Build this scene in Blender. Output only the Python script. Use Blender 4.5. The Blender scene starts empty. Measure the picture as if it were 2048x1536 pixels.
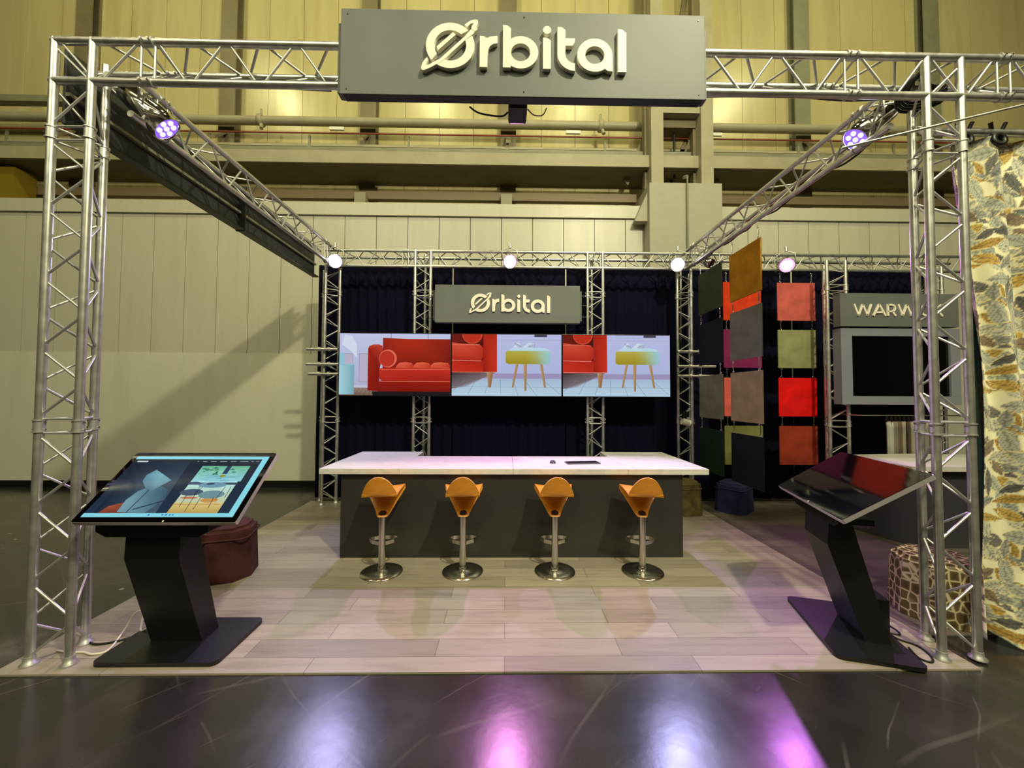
import bpy, bmesh, math, random
import numpy as np
from mathutils import Vector, Matrix
random.seed(7)
SC = bpy.context.scene
COL = SC.collection
V = Vector
R = math.radians

# ------------------------------------------------------------------ view
SC.view_settings.view_transform = 'Standard'
SC.view_settings.look = 'None'
SC.view_settings.gamma = 1
SC.view_settings.use_curve_mapping = False
SC.view_settings.exposure = 0.0
SC.cycles.max_bounces = 6
SC.cycles.caustics_reflective = False
SC.cycles.caustics_refractive = False
SC.cycles.sample_clamp_indirect = 4
SC.cycles.use_denoising = True

# ------------------------------------------------------------------ materials
def lin(c):
    return tuple(((x/255)/12.92 if x/255 <= .04045 else ((x/255+.055)/1.055)**2.4) for x in c)
def rgba(c): return (*lin(c), 1)
def mat(name, c, rough=.6, metal=0., spec=.5, coat=0., sheen=0.):
    m = bpy.data.materials.new(name); m.use_nodes = True
    b = m.node_tree.nodes['Principled BSDF']
    b.inputs['Base Color'].default_value = rgba(c)
    b.inputs['Roughness'].default_value = rough
    b.inputs['Metallic'].default_value = metal
    b.inputs['Specular IOR Level'].default_value = spec
    b.inputs['Coat Weight'].default_value = coat
    b.inputs['Sheen Weight'].default_value = sheen
    return m
def nd(m, t, **k):
    n = m.node_tree.nodes.new(t)
    for a, v in k.items():
        if hasattr(n, a): setattr(n, a, v)
        else: n.inputs[a.replace('_', ' ')].default_value = v
    return n
def ln(m, a, b): m.node_tree.links.new(a, b)
def B(m): return m.node_tree.nodes['Principled BSDF']
def ramp(m, fac, stops, mode='LINEAR'):
    r = nd(m, 'ShaderNodeValToRGB'); r.color_ramp.interpolation = mode
    e = r.color_ramp.elements
    while len(e) < len(stops): e.new(.5)
    for i, (p, c) in enumerate(stops):
        e[i].position = p; e[i].color = rgba(c) if isinstance(c, tuple) else (c, c, c, 1)
    ln(m, fac, r.inputs[0]); return r
def coords(m, scale=(1, 1, 1), rot=(0, 0, 0), out='Object'):
    t = nd(m, 'ShaderNodeTexCoord'); p = nd(m, 'ShaderNodeMapping')
    p.inputs['Scale'].default_value = scale; p.inputs['Rotation'].default_value = rot
    ln(m, t.outputs[out], p.inputs[0]); return p.outputs[0]
def noisy(name, stops, scale=(1, 1, 1), nscale=4, rough=.6, metal=0, detail=5, bump=0, spec=.5, rrange=None, dist=0):
    m = mat(name, (128, 128, 128), rough, metal, spec)
    n = nd(m, 'ShaderNodeTexNoise'); n.inputs['Scale'].default_value = nscale
    n.inputs['Detail'].default_value = detail; n.inputs['Distortion'].default_value = dist
    ln(m, coords(m, scale), n.inputs['Vector'])
    r = ramp(m, n.outputs['Fac'], stops); ln(m, r.outputs[0], B(m).inputs['Base Color'])
    if rrange:
        q = nd(m, 'ShaderNodeMapRange'); q.inputs['To Min'].default_value = rrange[0]; q.inputs['To Max'].default_value = rrange[1]
        ln(m, n.outputs['Fac'], q.inputs[0]); ln(m, q.outputs[0], B(m).inputs['Roughness'])
    if bump:
        b = nd(m, 'ShaderNodeBump'); b.inputs['Strength'].default_value = bump; b.inputs['Distance'].default_value = .01
        ln(m, n.outputs['Fac'], b.inputs['Height']); ln(m, b.outputs[0], B(m).inputs['Normal'])
    return m
def emit(name, c, s, rough=.3):
    m = mat(name, (20, 20, 20), rough)
    B(m).inputs['Emission Color'].default_value = rgba(c); B(m).inputs['Emission Strength'].default_value = s
    return m

ALU = noisy('aluminium_tube', [(.3, (196, 196, 194)), (.7, (226, 226, 224))], nscale=14, rough=.36, metal=.85, rrange=(.28, .42))
ALU2 = mat('aluminium_weld', (205, 205, 205), .45, .8)
CHROME = mat('polished_chrome', (225, 222, 220), .12, 1)
STEEL = noisy('brushed_steel', [(.3, (190, 188, 180)), (.7, (215, 212, 205))], scale=(1, 1, .05), nscale=60, rough=.22, metal=1)
BLACK = mat('black_powder_coat', (16, 16, 18), .42)
BLACKS = mat('black_satin', (11, 11, 13), .3)
RUBBER = mat('black_rubber', (12, 12, 12), .6)
WHITEP = mat('white_plastic', (230, 228, 220), .4)
GREY = noisy('grey_sign_paint', [(.35, (100, 104, 104)), (.65, (106, 110, 110))], nscale=3, rough=.55)
GREYB = mat('grey_frame_laminate', (132, 134, 150), .45)
LETTER = mat('cream_white_letter', (245, 240, 225), .45)
FASCIA = noisy('charcoal_fascia', [(.4, (46, 47, 50)), (.6, (54, 55, 58))], nscale=5, rough=.5)
DRAPE = noisy('navy_black_wool', [(.3, (11, 11, 30)), (.7, (17, 16, 42))], nscale=30, rough=.95, spec=.1)
COUNTER = noisy('charcoal_counter_panel', [(.3, (46, 45, 44)), (.7, (54, 53, 51))], nscale=2.5, rough=.4, rrange=(.3, .5))
TOP = noisy('white_marble_laminate', [(.35, (206, 203, 200)), (.55, (222, 220, 218)), (.7, (214, 210, 206))], scale=(1, 3, 1), nscale=5, rough=.45, dist=1.2)
PLY = noisy('orange_plywood', [(.3, (206, 128, 26)), (.5, (220, 146, 38)), (.7, (212, 136, 30))], scale=(1.5, 1.5, 9), nscale=5, rough=.32, dist=.6)
WALLP = noisy('hall_wall_lower', [(.3, (204, 202, 186)), (.5, (214, 212, 196)), (.75, (207, 204, 188))], scale=(1.6, 1, .25), nscale=1.6, rough=.38, rrange=(.3, .5), bump=.03)
WALLU = noisy('hall_wall_panel', [(.3, (190, 187, 171)), (.5, (197, 194, 178)), (.75, (192, 189, 173))], scale=(2.5, 1, .2), nscale=1.8, rough=.36, rrange=(.28, .46), bump=.02)
YPAN = noisy('yellowed_cladding', [(.3, (184, 173, 128)), (.55, (196, 185, 138)), (.75, (178, 166, 120))], scale=(2.2, 1, .18), nscale=1.3, rough=.3, rrange=(.18, .36), bump=.1)
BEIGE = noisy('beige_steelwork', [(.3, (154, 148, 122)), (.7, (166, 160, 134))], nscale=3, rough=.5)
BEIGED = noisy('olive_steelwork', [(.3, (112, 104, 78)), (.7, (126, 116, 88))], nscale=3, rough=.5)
GREENP = noisy('grey_green_steelwork', [(.3, (122, 122, 100)), (.7, (136, 136, 112))], nscale=3, rough=.45)
CONC = noisy('painted_concrete', [(.3, (160, 156, 140)), (.5, (170, 166, 150)), (.75, (164, 159, 142))], scale=(.6, 1, 2), nscale=2.2, rough=.6)
DARKST = mat('dark_gap', (40, 35, 26), .7)
REDP = mat('red_pipe', (130, 50, 34), .5)
YELL = mat('yellow_paint', (130, 108, 26), .5)

# hall floor: dark sealed floor with scuffs and scratches
def floor_mat():
    m = mat('dark_sealed_floor', (40, 38, 38), .2)
    co = coords(m)
    n = nd(m, 'ShaderNodeTexNoise', Scale=1.3, Detail=8.0); ln(m, co, n.inputs['Vector'])
    base = ramp(m, n.outputs['Fac'], [(.3, (30, 29, 29)), (.52, (44, 42, 41)), (.62, (60, 57, 55)), (.74, (92, 88, 84))])
    # long scratches
    cur = base.outputs[0]
    for ang, sc, w in ((35, .55, .010), (-50, .8, .006), (72, .4, .008), (48, 1.1, .004)):
        c2 = coords(m, (sc, sc, sc), (0, 0, R(ang)))
        v = nd(m, 'ShaderNodeTexWave'); v.wave_type = 'BANDS'
        v.inputs['Scale'].default_value = 1; v.inputs['Distortion'].default_value = 2.5; v.inputs['Detail'].default_value = 3; v.inputs['Detail Scale'].default_value = .6
        ln(m, c2, v.inputs['Vector'])
        thr = ramp(m, v.outputs['Fac'], [(0, 0.), (1-w*.3, 0.), (1, 1.)])
        n2 = nd(m, 'ShaderNodeTexNoise', Scale=2.2, Detail=3.0); ln(m, c2, n2.inputs['Vector'])
        t2 = ramp(m, n2.outputs['Fac'], [(.50, 0.), (.66, .3)])
        mu = nd(m, 'ShaderNodeMath'); mu.operation = 'MULTIPLY'; ln(m, thr.outputs[0], mu.inputs[0]); ln(m, t2.outputs[0], mu.inputs[1])
        mx = nd(m, 'ShaderNodeMix'); mx.data_type = 'RGBA'; ln(m, mu.outputs[0], mx.inputs[0]); ln(m, cur, mx.inputs[6]); mx.inputs[7].default_value = rgba((120, 114, 110))
        cur = mx.outputs[2]
    # paint flecks
    vo = nd(m, 'ShaderNodeTexVoronoi', Scale=3.4); vo.inputs['Randomness'].default_value = 1
    nn = nd(m, 'ShaderNodeTexNoise', Scale=9.0, Detail=3.0); ln(m, co, nn.inputs['Vector'])
    ad = nd(m, 'ShaderNodeMix'); ad.data_type = 'RGBA'; ad.inputs[0].default_value = .06; ln(m, co, ad.inputs[6]); ln(m, nn.outputs['Color'], ad.inputs[7]); ln(m, ad.outputs[2], vo.inputs['Vector'])
    fl = ramp(m, vo.outputs['Distance'], [(.035, 1.), (.055, 0.)])
    mx = nd(m, 'ShaderNodeMix'); mx.data_type = 'RGBA'; ln(m, fl.outputs[0], mx.inputs[0]); ln(m, cur, mx.inputs[6]); mx.inputs[7].default_value = rgba((168, 164, 158))
    cur = mx.outputs[2]
    ln(m, cur, B(m).inputs['Base Color'])
    q = nd(m, 'ShaderNodeMapRange'); q.inputs['From Min'].default_value = .3; q.inputs['From Max'].default_value = .75; q.inputs['To Min'].default_value = .16; q.inputs['To Max'].default_value = .3
    ln(m, n.outputs['Fac'], q.inputs[0]); ln(m, q.outputs[0], B(m).inputs['Roughness'])
    b = nd(m, 'ShaderNodeBump'); b.inputs['Strength'].default_value = .12; b.inputs['Distance'].default_value = .01
    n3 = nd(m, 'ShaderNodeTexNoise', Scale=5.0, Detail=6.0); ln(m, co, n3.inputs['Vector']); ln(m, n3.outputs['Fac'], b.inputs['Height']); ln(m, b.outputs[0], B(m).inputs['Normal'])
    return m
FLOOR = floor_mat()

def plank_mat(name, c1, c2, gap):
    m = mat(name, c1, .42)
    co = coords(m)
    br = nd(m, 'ShaderNodeTexBrick'); br.offset = .37; br.offset_frequency = 2; br.squash = 1
    br.inputs['Scale'].default_value = 1; br.inputs['Brick Width'].default_value = 1.22; br.inputs['Row Height'].default_value = .182
    br.inputs['Mortar Size'].default_value = .0018; br.inputs['Bias'].default_value = 0
    br.inputs['Color1'].default_value = rgba(c1); br.inputs['Color2'].default_value = rgba(c2); br.inputs['Mortar'].default_value = rgba(gap)
    ln(m, co, br.inputs['Vector'])
    n = nd(m, 'ShaderNodeTexNoise', Scale=3.2, Detail=7.0); n.inputs['Distortion'].default_value = .4
    ln(m, coords(m, (.7, 7, 1)), n.inputs['Vector'])
    r = ramp(m, n.outputs['Fac'], [(.3, .72), (.5, .95), (.7, 1.)])
    mx = nd(m, 'ShaderNodeMix'); mx.data_type = 'RGBA'; mx.blend_type = 'MULTIPLY'; mx.inputs[0].default_value = .85
    ln(m, br.outputs['Color'], mx.inputs[6]); ln(m, r.outputs[0], mx.inputs[7]); ln(m, mx.outputs[2], B(m).inputs['Base Color'])
    return m
PLANK = plank_mat('pale_oak_vinyl', (170, 160, 146), (142, 133, 121), (92, 86, 76))
PLANKD = plank_mat('grey_brown_vinyl', (104, 96, 88), (82, 76, 70), (48, 44, 40))

def velvet(name, c, c2=None, sheen=.12, sc=5):
    c2 = c2 or tuple(int(x*.85) for x in c)
    m = noisy(name, [(.35, c2), (.65, c)], nscale=sc, rough=.85, spec=.25)
    B(m).inputs['Sheen Weight'].default_value = sheen
    B(m).inputs['Sheen Tint'].default_value = rgba(tuple(min(255, int(x*1.2+20)) for x in c))
    return m

# ------------------------------------------------------------------ mesh builder
class MB:
    def __init__(s): s.v = []; s.f = []; s.m = []; s.sm = []; s.mats = []
    def mi(s, m):
        if m not in s.mats: s.mats.append(m)
        return s.mats.index(m)
    def add(s, vs, fs, m, smooth=False):
        o = len(s.v); s.v += [tuple(v) for v in vs]; k = s.mi(m)
        for f in fs: s.f.append([o+i for i in f]); s.m.append(k); s.sm.append(smooth)
        return s
    def box(s, a, b, m, M=None, bev=0):
        a, b = V(a), V(b)
        if bev:
            bm = bmesh.new(); bmesh.ops.create_cube(bm, size=1)
            for v in bm.verts: v.co = V([(a[i]+b[i])/2+v.co[i]*(b[i]-a[i]) for i in range(3)])
            bmesh.ops.bevel(bm, geom=list(bm.edges), offset=bev, segments=2, affect='EDGES', profile=.6)
            vs = [v.co.copy() for v in bm.verts]; bm.verts.index_update(); fs = [[v.index for v in f.verts] for f in bm.faces]; bm.free()
        else:
            vs = [V((x, y, z)) for x in (a[0], b[0]) for y in (a[1], b[1]) for z in (a[2], b[2])]
            fs = [(0, 1, 3, 2), (4, 6, 7, 5), (0, 4, 5, 1), (2, 3, 7, 6), (0, 2, 6, 4), (1, 5, 7, 3)]
        if M: vs = [M @ v for v in vs]
        return s.add(vs, fs, m)
    def tube(s, p0, p1, r, m, n=10, r1=None, caps=True):
        p0, p1 = V(p0), V(p1); d = (p1-p0)
        if d.length < 1e-6: return s
        d.normalize(); r1 = r if r1 is None else r1
        u = d.cross(V((0, 0, 1)) if abs(d.z) < .9 else V((1, 0, 0))).normalized(); w = d.cross(u)
        ring = lambda p, q: [p+(u*math.cos(2*math.pi*i/n)+w*math.sin(2*math.pi*i/n))*q for i in range(n)]
        s.add(ring(p0, r)+ring(p1, r1), [(i, (i+1) % n, n+(i+1) % n, n+i) for i in range(n)], m, True)
        if caps:
            s.add(ring(p0, r), [tuple(range(n))[::-1]], m); s.add(ring(p1, r1), [tuple(range(n))], m)
        return s
    def path(s, pts, r, m, n=8, closed=False):
        pts = [V(p) for p in pts]
        if len(pts) > 3 and not closed and ('rubber' in m.name or 'cable' in m.name or 'chalk' in m.name):
            q = []
            for i in range(len(pts)-1):
                a, b, c, d = pts[max(i-1, 0)], pts[i], pts[i+1], pts[min(i+2, len(pts)-1)]
                for k in range(5):
                    t = k/5; q.append(.5*((2*b)+(c-a)*t+(2*a-5*b+4*c-d)*t*t+(3*b-a-3*c+d)*t**3))
            pts = q+[pts[-1]]
        N = len(pts); rings = []
        up = None
        for i, p in enumerate(pts):
            a = pts[(i-1) % N] if (i > 0 or closed) else p; b = pts[(i+1) % N] if (i < N-1 or closed) else p
            d = (b-a).normalized()
            if up is None: up = d.cross(V((0, 0, 1)) if abs(d.z) < .9 else V((1, 0, 0))).normalized()
            u = (up-d*up.dot(d)).normalized(); up = u; w = d.cross(u)
            rings += [p+(u*math.cos(2*math.pi*k/n)+w*math.sin(2*math.pi*k/n))*r for k in range(n)]
        fs = []
        for i in range(N if closed else N-1):
            j = (i+1) % N
            fs += [(i*n+k, i*n+(k+1) % n, j*n+(k+1) % n, j*n+k) for k in range(n)]
        if not closed: fs += [tuple(range(n))[::-1], tuple((N-1)*n+k for k in range(n))]
        return s.add(rings, fs, m, True)
    def lathe(s, prof, m, c=(0, 0, 0), n=40, M=None, smooth=True, endcap=True):
        vs = []
        for r, z in prof: vs += [V((c[0]+r*math.cos(2*math.pi*k/n), c[1]+r*math.sin(2*math.pi*k/n), c[2]+z)) for k in range(n)]
        if M: vs = [M @ v for v in vs]
        P = len(prof)
        fs = [(i*n+k, i*n+(k+1) % n, (i+1)*n+(k+1) % n, (i+1)*n+k) for i in range(P-1) for k in range(n)]
        s.add(vs, fs, m, smooth)
        for i, rv in ((0, True), (P-1, False)):
            if prof[i][0] > 1e-3 and (endcap or i == 0):
                idx = list(range(n)); s.add([vs[i*n+k] for k in range(n)], [idx[::-1] if rv else idx], m)
        return s
    def prism(s, pts, o, ux, uy, t, m, msides=None):
        """2-D outline pts, frame o+ux*x+uy*y, thickness vector t"""
        o, ux, uy, t = V(o), V(ux), V(uy), V(t); n = len(pts)
        a = [o+ux*p[0]+uy*p[1] for p in pts]; b = [q+t for q in a]
        area = sum(pts[i][0]*pts[(i+1) % n][1]-pts[(i+1) % n][0]*pts[i][1] for i in range(n))
        flip = (ux.cross(uy).dot(t) > 0) != (area < 0)
        top = list(range(n, 2*n)); bot = list(range(n))[::-1]
        if not flip: top, bot = top[::-1], bot[::-1]
        s.add(a+b, [top, bot], m)
        sides = [(i, (i+1) % n, n+(i+1) % n, n+i) for i in range(n)]
        if not flip: sides = [f[::-1] for f in sides]
        return s.add(a+b, sides, msides or m)
    def build(s, name, parent=None, loc=None, recalc=False):
        me = bpy.data.meshes.new(name); me.from_pydata(s.v, [], s.f)
        for m in s.mats: me.materials.append(m)
        me.polygons.foreach_set('material_index', s.m); me.polygons.foreach_set('use_smooth', s.sm)
        if recalc:
            bm = bmesh.new(); bm.from_mesh(me); bmesh.ops.recalc_face_normals(bm, faces=bm.faces); bm.to_mesh(me); bm.free()
        me.update()
        o = bpy.data.objects.new(name, me); COL.objects.link(o)
        if parent: o.parent = parent
        if loc: o.location = loc
        return o
def tag(o, label=None, cat=None, group=None, kind=None):
    if label: o['label'] = label
    if cat: o['category'] = cat
    if group: o['group'] = group
    if kind: o['kind'] = kind
    return o
def thing(name, label, cat, loc=(0, 0, 0), rz=0, group=None):
    o = bpy.data.objects.new(name, None); COL.objects.link(o); o.empty_display_size = .1
    o.location = loc; o.rotation_euler = (0, 0, rz)
    return tag(o, label, cat, group)
def copy_tree(o, parent=None):
    c = o.copy(); COL.objects.link(c); c.parent = parent
    for ch in list(o.children): copy_tree(ch, c)
    return c
def arc(cx, cy, r, a0, a1, n=16, ry=None):
    ry = r if ry is None else ry
    return [(cx+r*math.cos(R(a0+(a1-a0)*i/n)), cy+ry*math.sin(R(a0+(a1-a0)*i/n))) for i in range(n+1)]

# ------------------------------------------------------------------ setting
def structure(name, mb, loc=None):
    return tag(mb.build(name, loc=loc), kind='structure')
structure('floor', MB().box((-18, -7, -.1), (18, 9, 0), FLOOR))
structure('trim_1', MB().box((-3.09, 2.41, 0.0005), (2.975, 6.24, .012), PLANK))          # pale plank flooring of the stand
structure('trim_2', MB().box((2.98, 2.75, 0.0005), (8.2, 6.24, .010), PLANKD))            # darker plank flooring of the next stand
# lower wall: smooth hoarding to 2.5 m, recessed vertical panels above, cap rail on top
structure('wall_back', MB().box((-18, 7.2, 0), (18, 7.5, 2.46), WALLP))
w = MB()
x = -17.8
while x < 18:
    w.box((x+.006, 7.215, 2.46), (x+.584, 7.5, 5.08), WALLU); x += .59
w.box((-18, 7.25, 2.46), (18, 7.49, 5.08), DARKST)
structure('trim_3', w)
structure('trim_4', MB().box((-18, 7.17, 5.08), (18, 7.5, 5.32), WALLU))
structure('baseboard_back', MB().box((-18, 7.17, 0), (18, 7.2, .12), BLACK))
# upper cladding
w = MB(); x = -18
i = 0
while x < 18:
    w.box((x+.004, 8.0, 4.6), (x+.716, 8.2, 11.5), YPAN); x += .72
w.box((-18, 8.02, 4.6), (18, 8.19, 11.5), DARKST)
structure('wall_upper', w)
structure('ceiling', MB().box((-18, -7, 12.0), (18, 9, 12.2), mat('dark_roof', (60, 55, 40), .9)))
for nm, a, b in (('wall_left', (-18.2, -7, 0), (-18, 9, 12)), ('wall_right', (18, -7, 0), (18.2, 9, 12)), ('wall_front', (-18, -7.2, 0), (18, -7, 12))):
    structure(nm, MB().box(a, b, mat(nm+'_paint', (120, 112, 84), .8)))

# steelwork on the hall wall
BEAMZ = (6.03, 6.24)
t = thing('steel_beam', 'long beige steel beam running across the hall wall above the white panels', 'beam', (0, 7.1, 6.0))
MB().box((-18, 0, .03), (18, .03, .26), BEIGE).build('front_plate', t)
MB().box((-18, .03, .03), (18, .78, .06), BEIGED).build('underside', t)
tag(MB().box((-18, 7.62, 5.62), (18, 7.74, 5.78), mat('tan_steel', (128, 112, 84), .5)).build('secondary_beam'), 'thin tan steel beam in shadow below the beige beam', 'beam')
tag(MB().box((-18, 7.3, 6.34), (18, 7.5, 6.46), GREENP).box((-18, 7.28, 6.27), (18, 7.5, 6.33), DARKST).build('channel_beam'), 'grey green steel channel resting just above the beige beam', 'beam')
tray = thing('cable_tray', 'slim pale cable tray on brackets between the big pipe and the beam', 'cable tray', (0, 7.5, 6.6))
MB().box((-18, 0, 0), (18, .12, .045), BEIGE).build('tray', tray)
for k in range(-7, 8):
    MB().box((k*1.95-.02, -.01, -.13), (k*1.95+.02, .02, .22), GREENP).build('bracket', tray)
tag(MB().tube((-18, 7.44, 6.82), (18, 7.44, 6.82), .014, REDP, caps=False).build('conduit'), 'thin red brown conduit running above the cable tray', 'pipe')
pp = thing('overhead_pipe', 'thick beige pipe running across the hall wall with hanger clamps', 'pipe', (0, 7.65, 7.2))
MB().tube((-18, 0, 0), (18, 0, 0), .085, BEIGE, n=16).build('pipe', pp)
for x in (-4.95, 1.9, 7.6):
    m = MB().lathe([(.10, -.05), (.12, -.02), (.12, .02), (.10, .05)], BEIGE, M=Matrix.Translation((x, 0, 0)) @ Matrix.Rotation(R(90), 4, 'Y'), n=18)
    m.tube((x, 0, 0), (x+.05, -.06, -.2), .035, BEIGE).tube((x, 0, .05), (x, 0, .24), .02, BEIGE); m.build('clamp', pp)
tag(MB().box((-18, 7.55, 7.45), (-7.2, 7.7, 7.58), GREENP).build('channel_beam'), 'short grey green channel high on the wall at the far left', 'beam')
for k, x in enumerate((-11.45, -8.7, -5.75, -2.87, .02, 6.2, 9.0, 11.6)):
    words = ['', 'furthest left', 'second from the left', 'just left of the large sign', 'behind the large sign', 'left of the right front truss column', 'behind the right front truss column', ''][k]
    if k in (0, 7): continue
    c = thing('steel_column', 'tall steel column on the hall wall, '+words, 'column', (x, 7.8, 4.6), group='steel columns along the hall wall')
    mm = BEIGED if k < 5 else GREENP
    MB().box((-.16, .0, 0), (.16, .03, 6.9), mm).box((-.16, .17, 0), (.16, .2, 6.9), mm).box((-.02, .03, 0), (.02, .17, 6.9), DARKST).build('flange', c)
    MB().prism([(0, 0), (.34, -.34), (.34, -.28), (.05, .02)], (-.05, -.02, 2.42), (0, -1, 0), (0, 0, 1), (.1, 0, 0), BEIGED).build('bracket', c)
    if k in (3, 4):
        MB().box((-.14, -.28, .1), (.08, -.02, 1.1), BEIGE).build('stub_post', c)
# tower on a concrete block
tw = thing('concrete_plinth', 'pale concrete block carrying the steel tower behind the right back truss', 'plinth', (3.27, 6.9, 0))
MB().box((-.66, 0, 0), (.68, .26, 5.62), CONC).box((-.66, .26, 5.33), (.68, .85, 5.62), CONC).build('block', tw)
MB().prism([(-.66, 0), (-.9, 0), (-.66, .55)], (0, .1, 4.95), (1, 0, 0), (0, 0, 1), (0, .16, 0), CONC).build('side_fillet', tw)
MB().tube((.02, -.04, 0), (.02, -.04, 5.72), .016, GREENP, n=8).tube((.02, -.04, 5.72), (.0, .05, 5.75), .03, ALU).build('conduit', tw)
tf = thing('steel_tower', 'beige steel tower frame of two posts and a cross beam on the concrete block', 'frame', (3.27, 7.0, 5.62))
for x in (-.47, .47):
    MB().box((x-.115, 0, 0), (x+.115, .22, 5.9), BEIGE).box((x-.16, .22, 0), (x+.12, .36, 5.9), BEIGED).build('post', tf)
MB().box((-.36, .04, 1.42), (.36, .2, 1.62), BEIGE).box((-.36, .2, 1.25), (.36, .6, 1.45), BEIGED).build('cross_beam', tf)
for sx in (-1, 1):
    MB().prism([(.36*sx, 1.2), (.3*sx, 1.25), (-.1*sx, .35), (.0, .3)], (0, .5, 0), (1, 0, 0), (0, 0, 1), (0, .08, 0), BEIGED).build('diagonal_brace', tf)
    MB().prism([(-.58*sx-.0, 1.0), (-.58*sx-.0, 1.25), (-.95*sx, .35), (-.88*sx, .25)], (0, .45, 0), (1, 0, 0), (0, 0, 1), (0, .08, 0), BEIGED).build('outer_brace', tf)
    MB().prism([(.36*sx, 4.1), (.28*sx, 4.2), (0, 2.4), (.06*sx, 2.3)], (0, .5, 0), (1, 0, 0), (0, 0, 1), (0, .08, 0), BEIGED).build('upper_brace', tf)
MB().tube((.0, .35, .35), (0, .35, 1.3), .02, RUBBER).build('hanging_rod', tf)
for k, (x, z, l) in enumerate(((-2.0, 0, 0),)): pass
tag(MB().box((-9.9, 7.25, 5.33), (-9.25, 7.6, 5.95), YELL).build('yellow_cabinet'), 'mustard yellow box on top of the wall panels at the far left', 'cabinet')
for k, x in enumerate((-3.45, 1.15, 3.95)):
    o = MB().box((x, 7.36, 6.84), (x+.28, 7.4, 6.90), WHITEP).build('cable_label')
    tag(o, 'small white plate on the thin conduit, ' + ['left of the large sign', 'below the large sign', 'right of the steel tower'][k], 'plate', 'white plates on the conduit')

# ------------------------------------------------------------------ truss
def truss(name, label, P0, P1, offs, u, v, cat='truss', step=.46, joints=(), phase=0, group=None, rc=.0245, rb=.0085, feet=False, span=None):
    P0, P1, u, v = V(P0), V(P1), V(u), V(v)
    L = (P1-P0).length; a = (P1-P0).normalized()
    t = thing(name, label, cat, P0, group=group)
    q = lambda i, s: a*s+u*offs[i][0]+v*offs[i][1]
    s0, s1 = span or [(0, L)]*1 and (0, L)
    for i in range(3):
        MB().tube(q(i, 0), q(i, L), rc, ALU, n=14).build('chord', t)
    cuts = [0]+[j for j in joints]+[L]
    for a0, a1 in zip(cuts[:-1], cuts[1:]):
        g0 = a0+(.045 if a0 > 0 else .03); g1 = a1-(.045 if a1 < L else .03)
        n = max(1, round((g1-g0)/(step/2))); h = (g1-g0)/n
        for fi, (i, j) in enumerate(((0, 1), (1, 2), (2, 0))):
            for k in range(n):
                x, y = (i, j) if (k+fi+phase) % 2 == 0 else (j, i)
                p, r_ = q(x, g0+k*h+.018), q(y, g0+(k+1)*h-.018)
                d = (r_-p).normalized()
                MB().tube(p+d*.012, r_-d*.012, rb, ALU2, n=6).build('brace', t)
            for g in ([g0] if a0 > 0 else [])+([g1] if a1 < L else []):
                MB().tube(q(i, g), q(j, g), rb*.9, ALU2, n=6).build('rung', t)
        if a1 < L:
            for i in range(3):
                m = MB()
                A, C = q(i, a1-.05), q(i, a1+.05)
                m.tube(q(i, a1-.036), q(i, a1+.036), rc+.004, ALU2, n=14)
                m.tube(q(i, a1-.04), q(i, a1-.032), rc+.009, ALU2, n=14).tube(q(i, a1+.032), q(i, a1+.04), rc+.009, ALU2, n=14)
                w_ = u.normalized()
                for sg in (-.022, .022): m.tube(q(i, a1+sg)-w_*(rc+.016), q(i, a1+sg)+w_*(rc+.016), .006, STEEL, n=6)
                m.build('coupler', t)
    if feet:
        for i in range(3):
            MB().lathe([(.045, 0), (.045, .008), (.03, .02), (.027, .05)], ALU2, c=q(i, 0), n=16).build('foot', t)
    return t
X_, Y_, Z_ = (1, 0, 0), (0, 1, 0), (0, 0, 1)
HB = .013
# front columns
truss('truss_column', 'tall silver lattice truss column at the front left, nearest the left kiosk', (-2.84, 2.5, HB), (-2.84, 2.5, 4.02), [(-.122, 0), (.122, 0), (0, .205)], X_, Y_, joints=(1.48, 3.38), group='truss columns', feet=True)
truss('truss_column', 'tall silver lattice truss column at the front right, beside the floral drape', (2.95, 2.5, HB), (2.95, 2.5, 4.0), [(-.118, 0), (.118, 0), (0, .205)], X_, Y_, joints=(1.48, 3.38), phase=1, group='truss columns', feet=True)
# front beam, continuing past the right column
truss('truss_beam', 'long silver lattice beam along the front top, carrying the large grey sign', (-2.98, 2.5, 3.875), (5.2, 2.5, 3.875), [(0, .135), (0, -.135), (.205, .08)], Y_, Z_, cat='truss', joints=(.62, 5.3, 6.35), group='overhead truss beams')
# side beams
truss('truss_beam', 'silver lattice beam running back along the left side beside the charcoal fascia', (-2.71, 2.75, 3.86), (-2.71, 6.0, 3.86), [(0, .14), (0, -.145), (-.21, .09)], X_, Z_, joints=(.25, 3.0), group='overhead truss beams')
truss('truss_beam', 'silver lattice beam running back along the right side above the hanging fabric boards', (2.84, 2.75, 3.86), (2.84, 6.0, 3.86), [(0, .14), (0, -.145), (.21, .09)], X_, Z_, joints=(.25, 3.0), group='overhead truss beams')
# back beam
truss('truss_beam', 'long silver lattice beam across the back top, above the screens and boards', (-2.85, 6.05, 3.86), (7.4, 6.05, 3.86), [(0, .122), (0, -.122), (.205, .08)], Y_, Z_, joints=(1.25, 4.3, 5.5, 7.2), step=.42, group='overhead truss beams')
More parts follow.
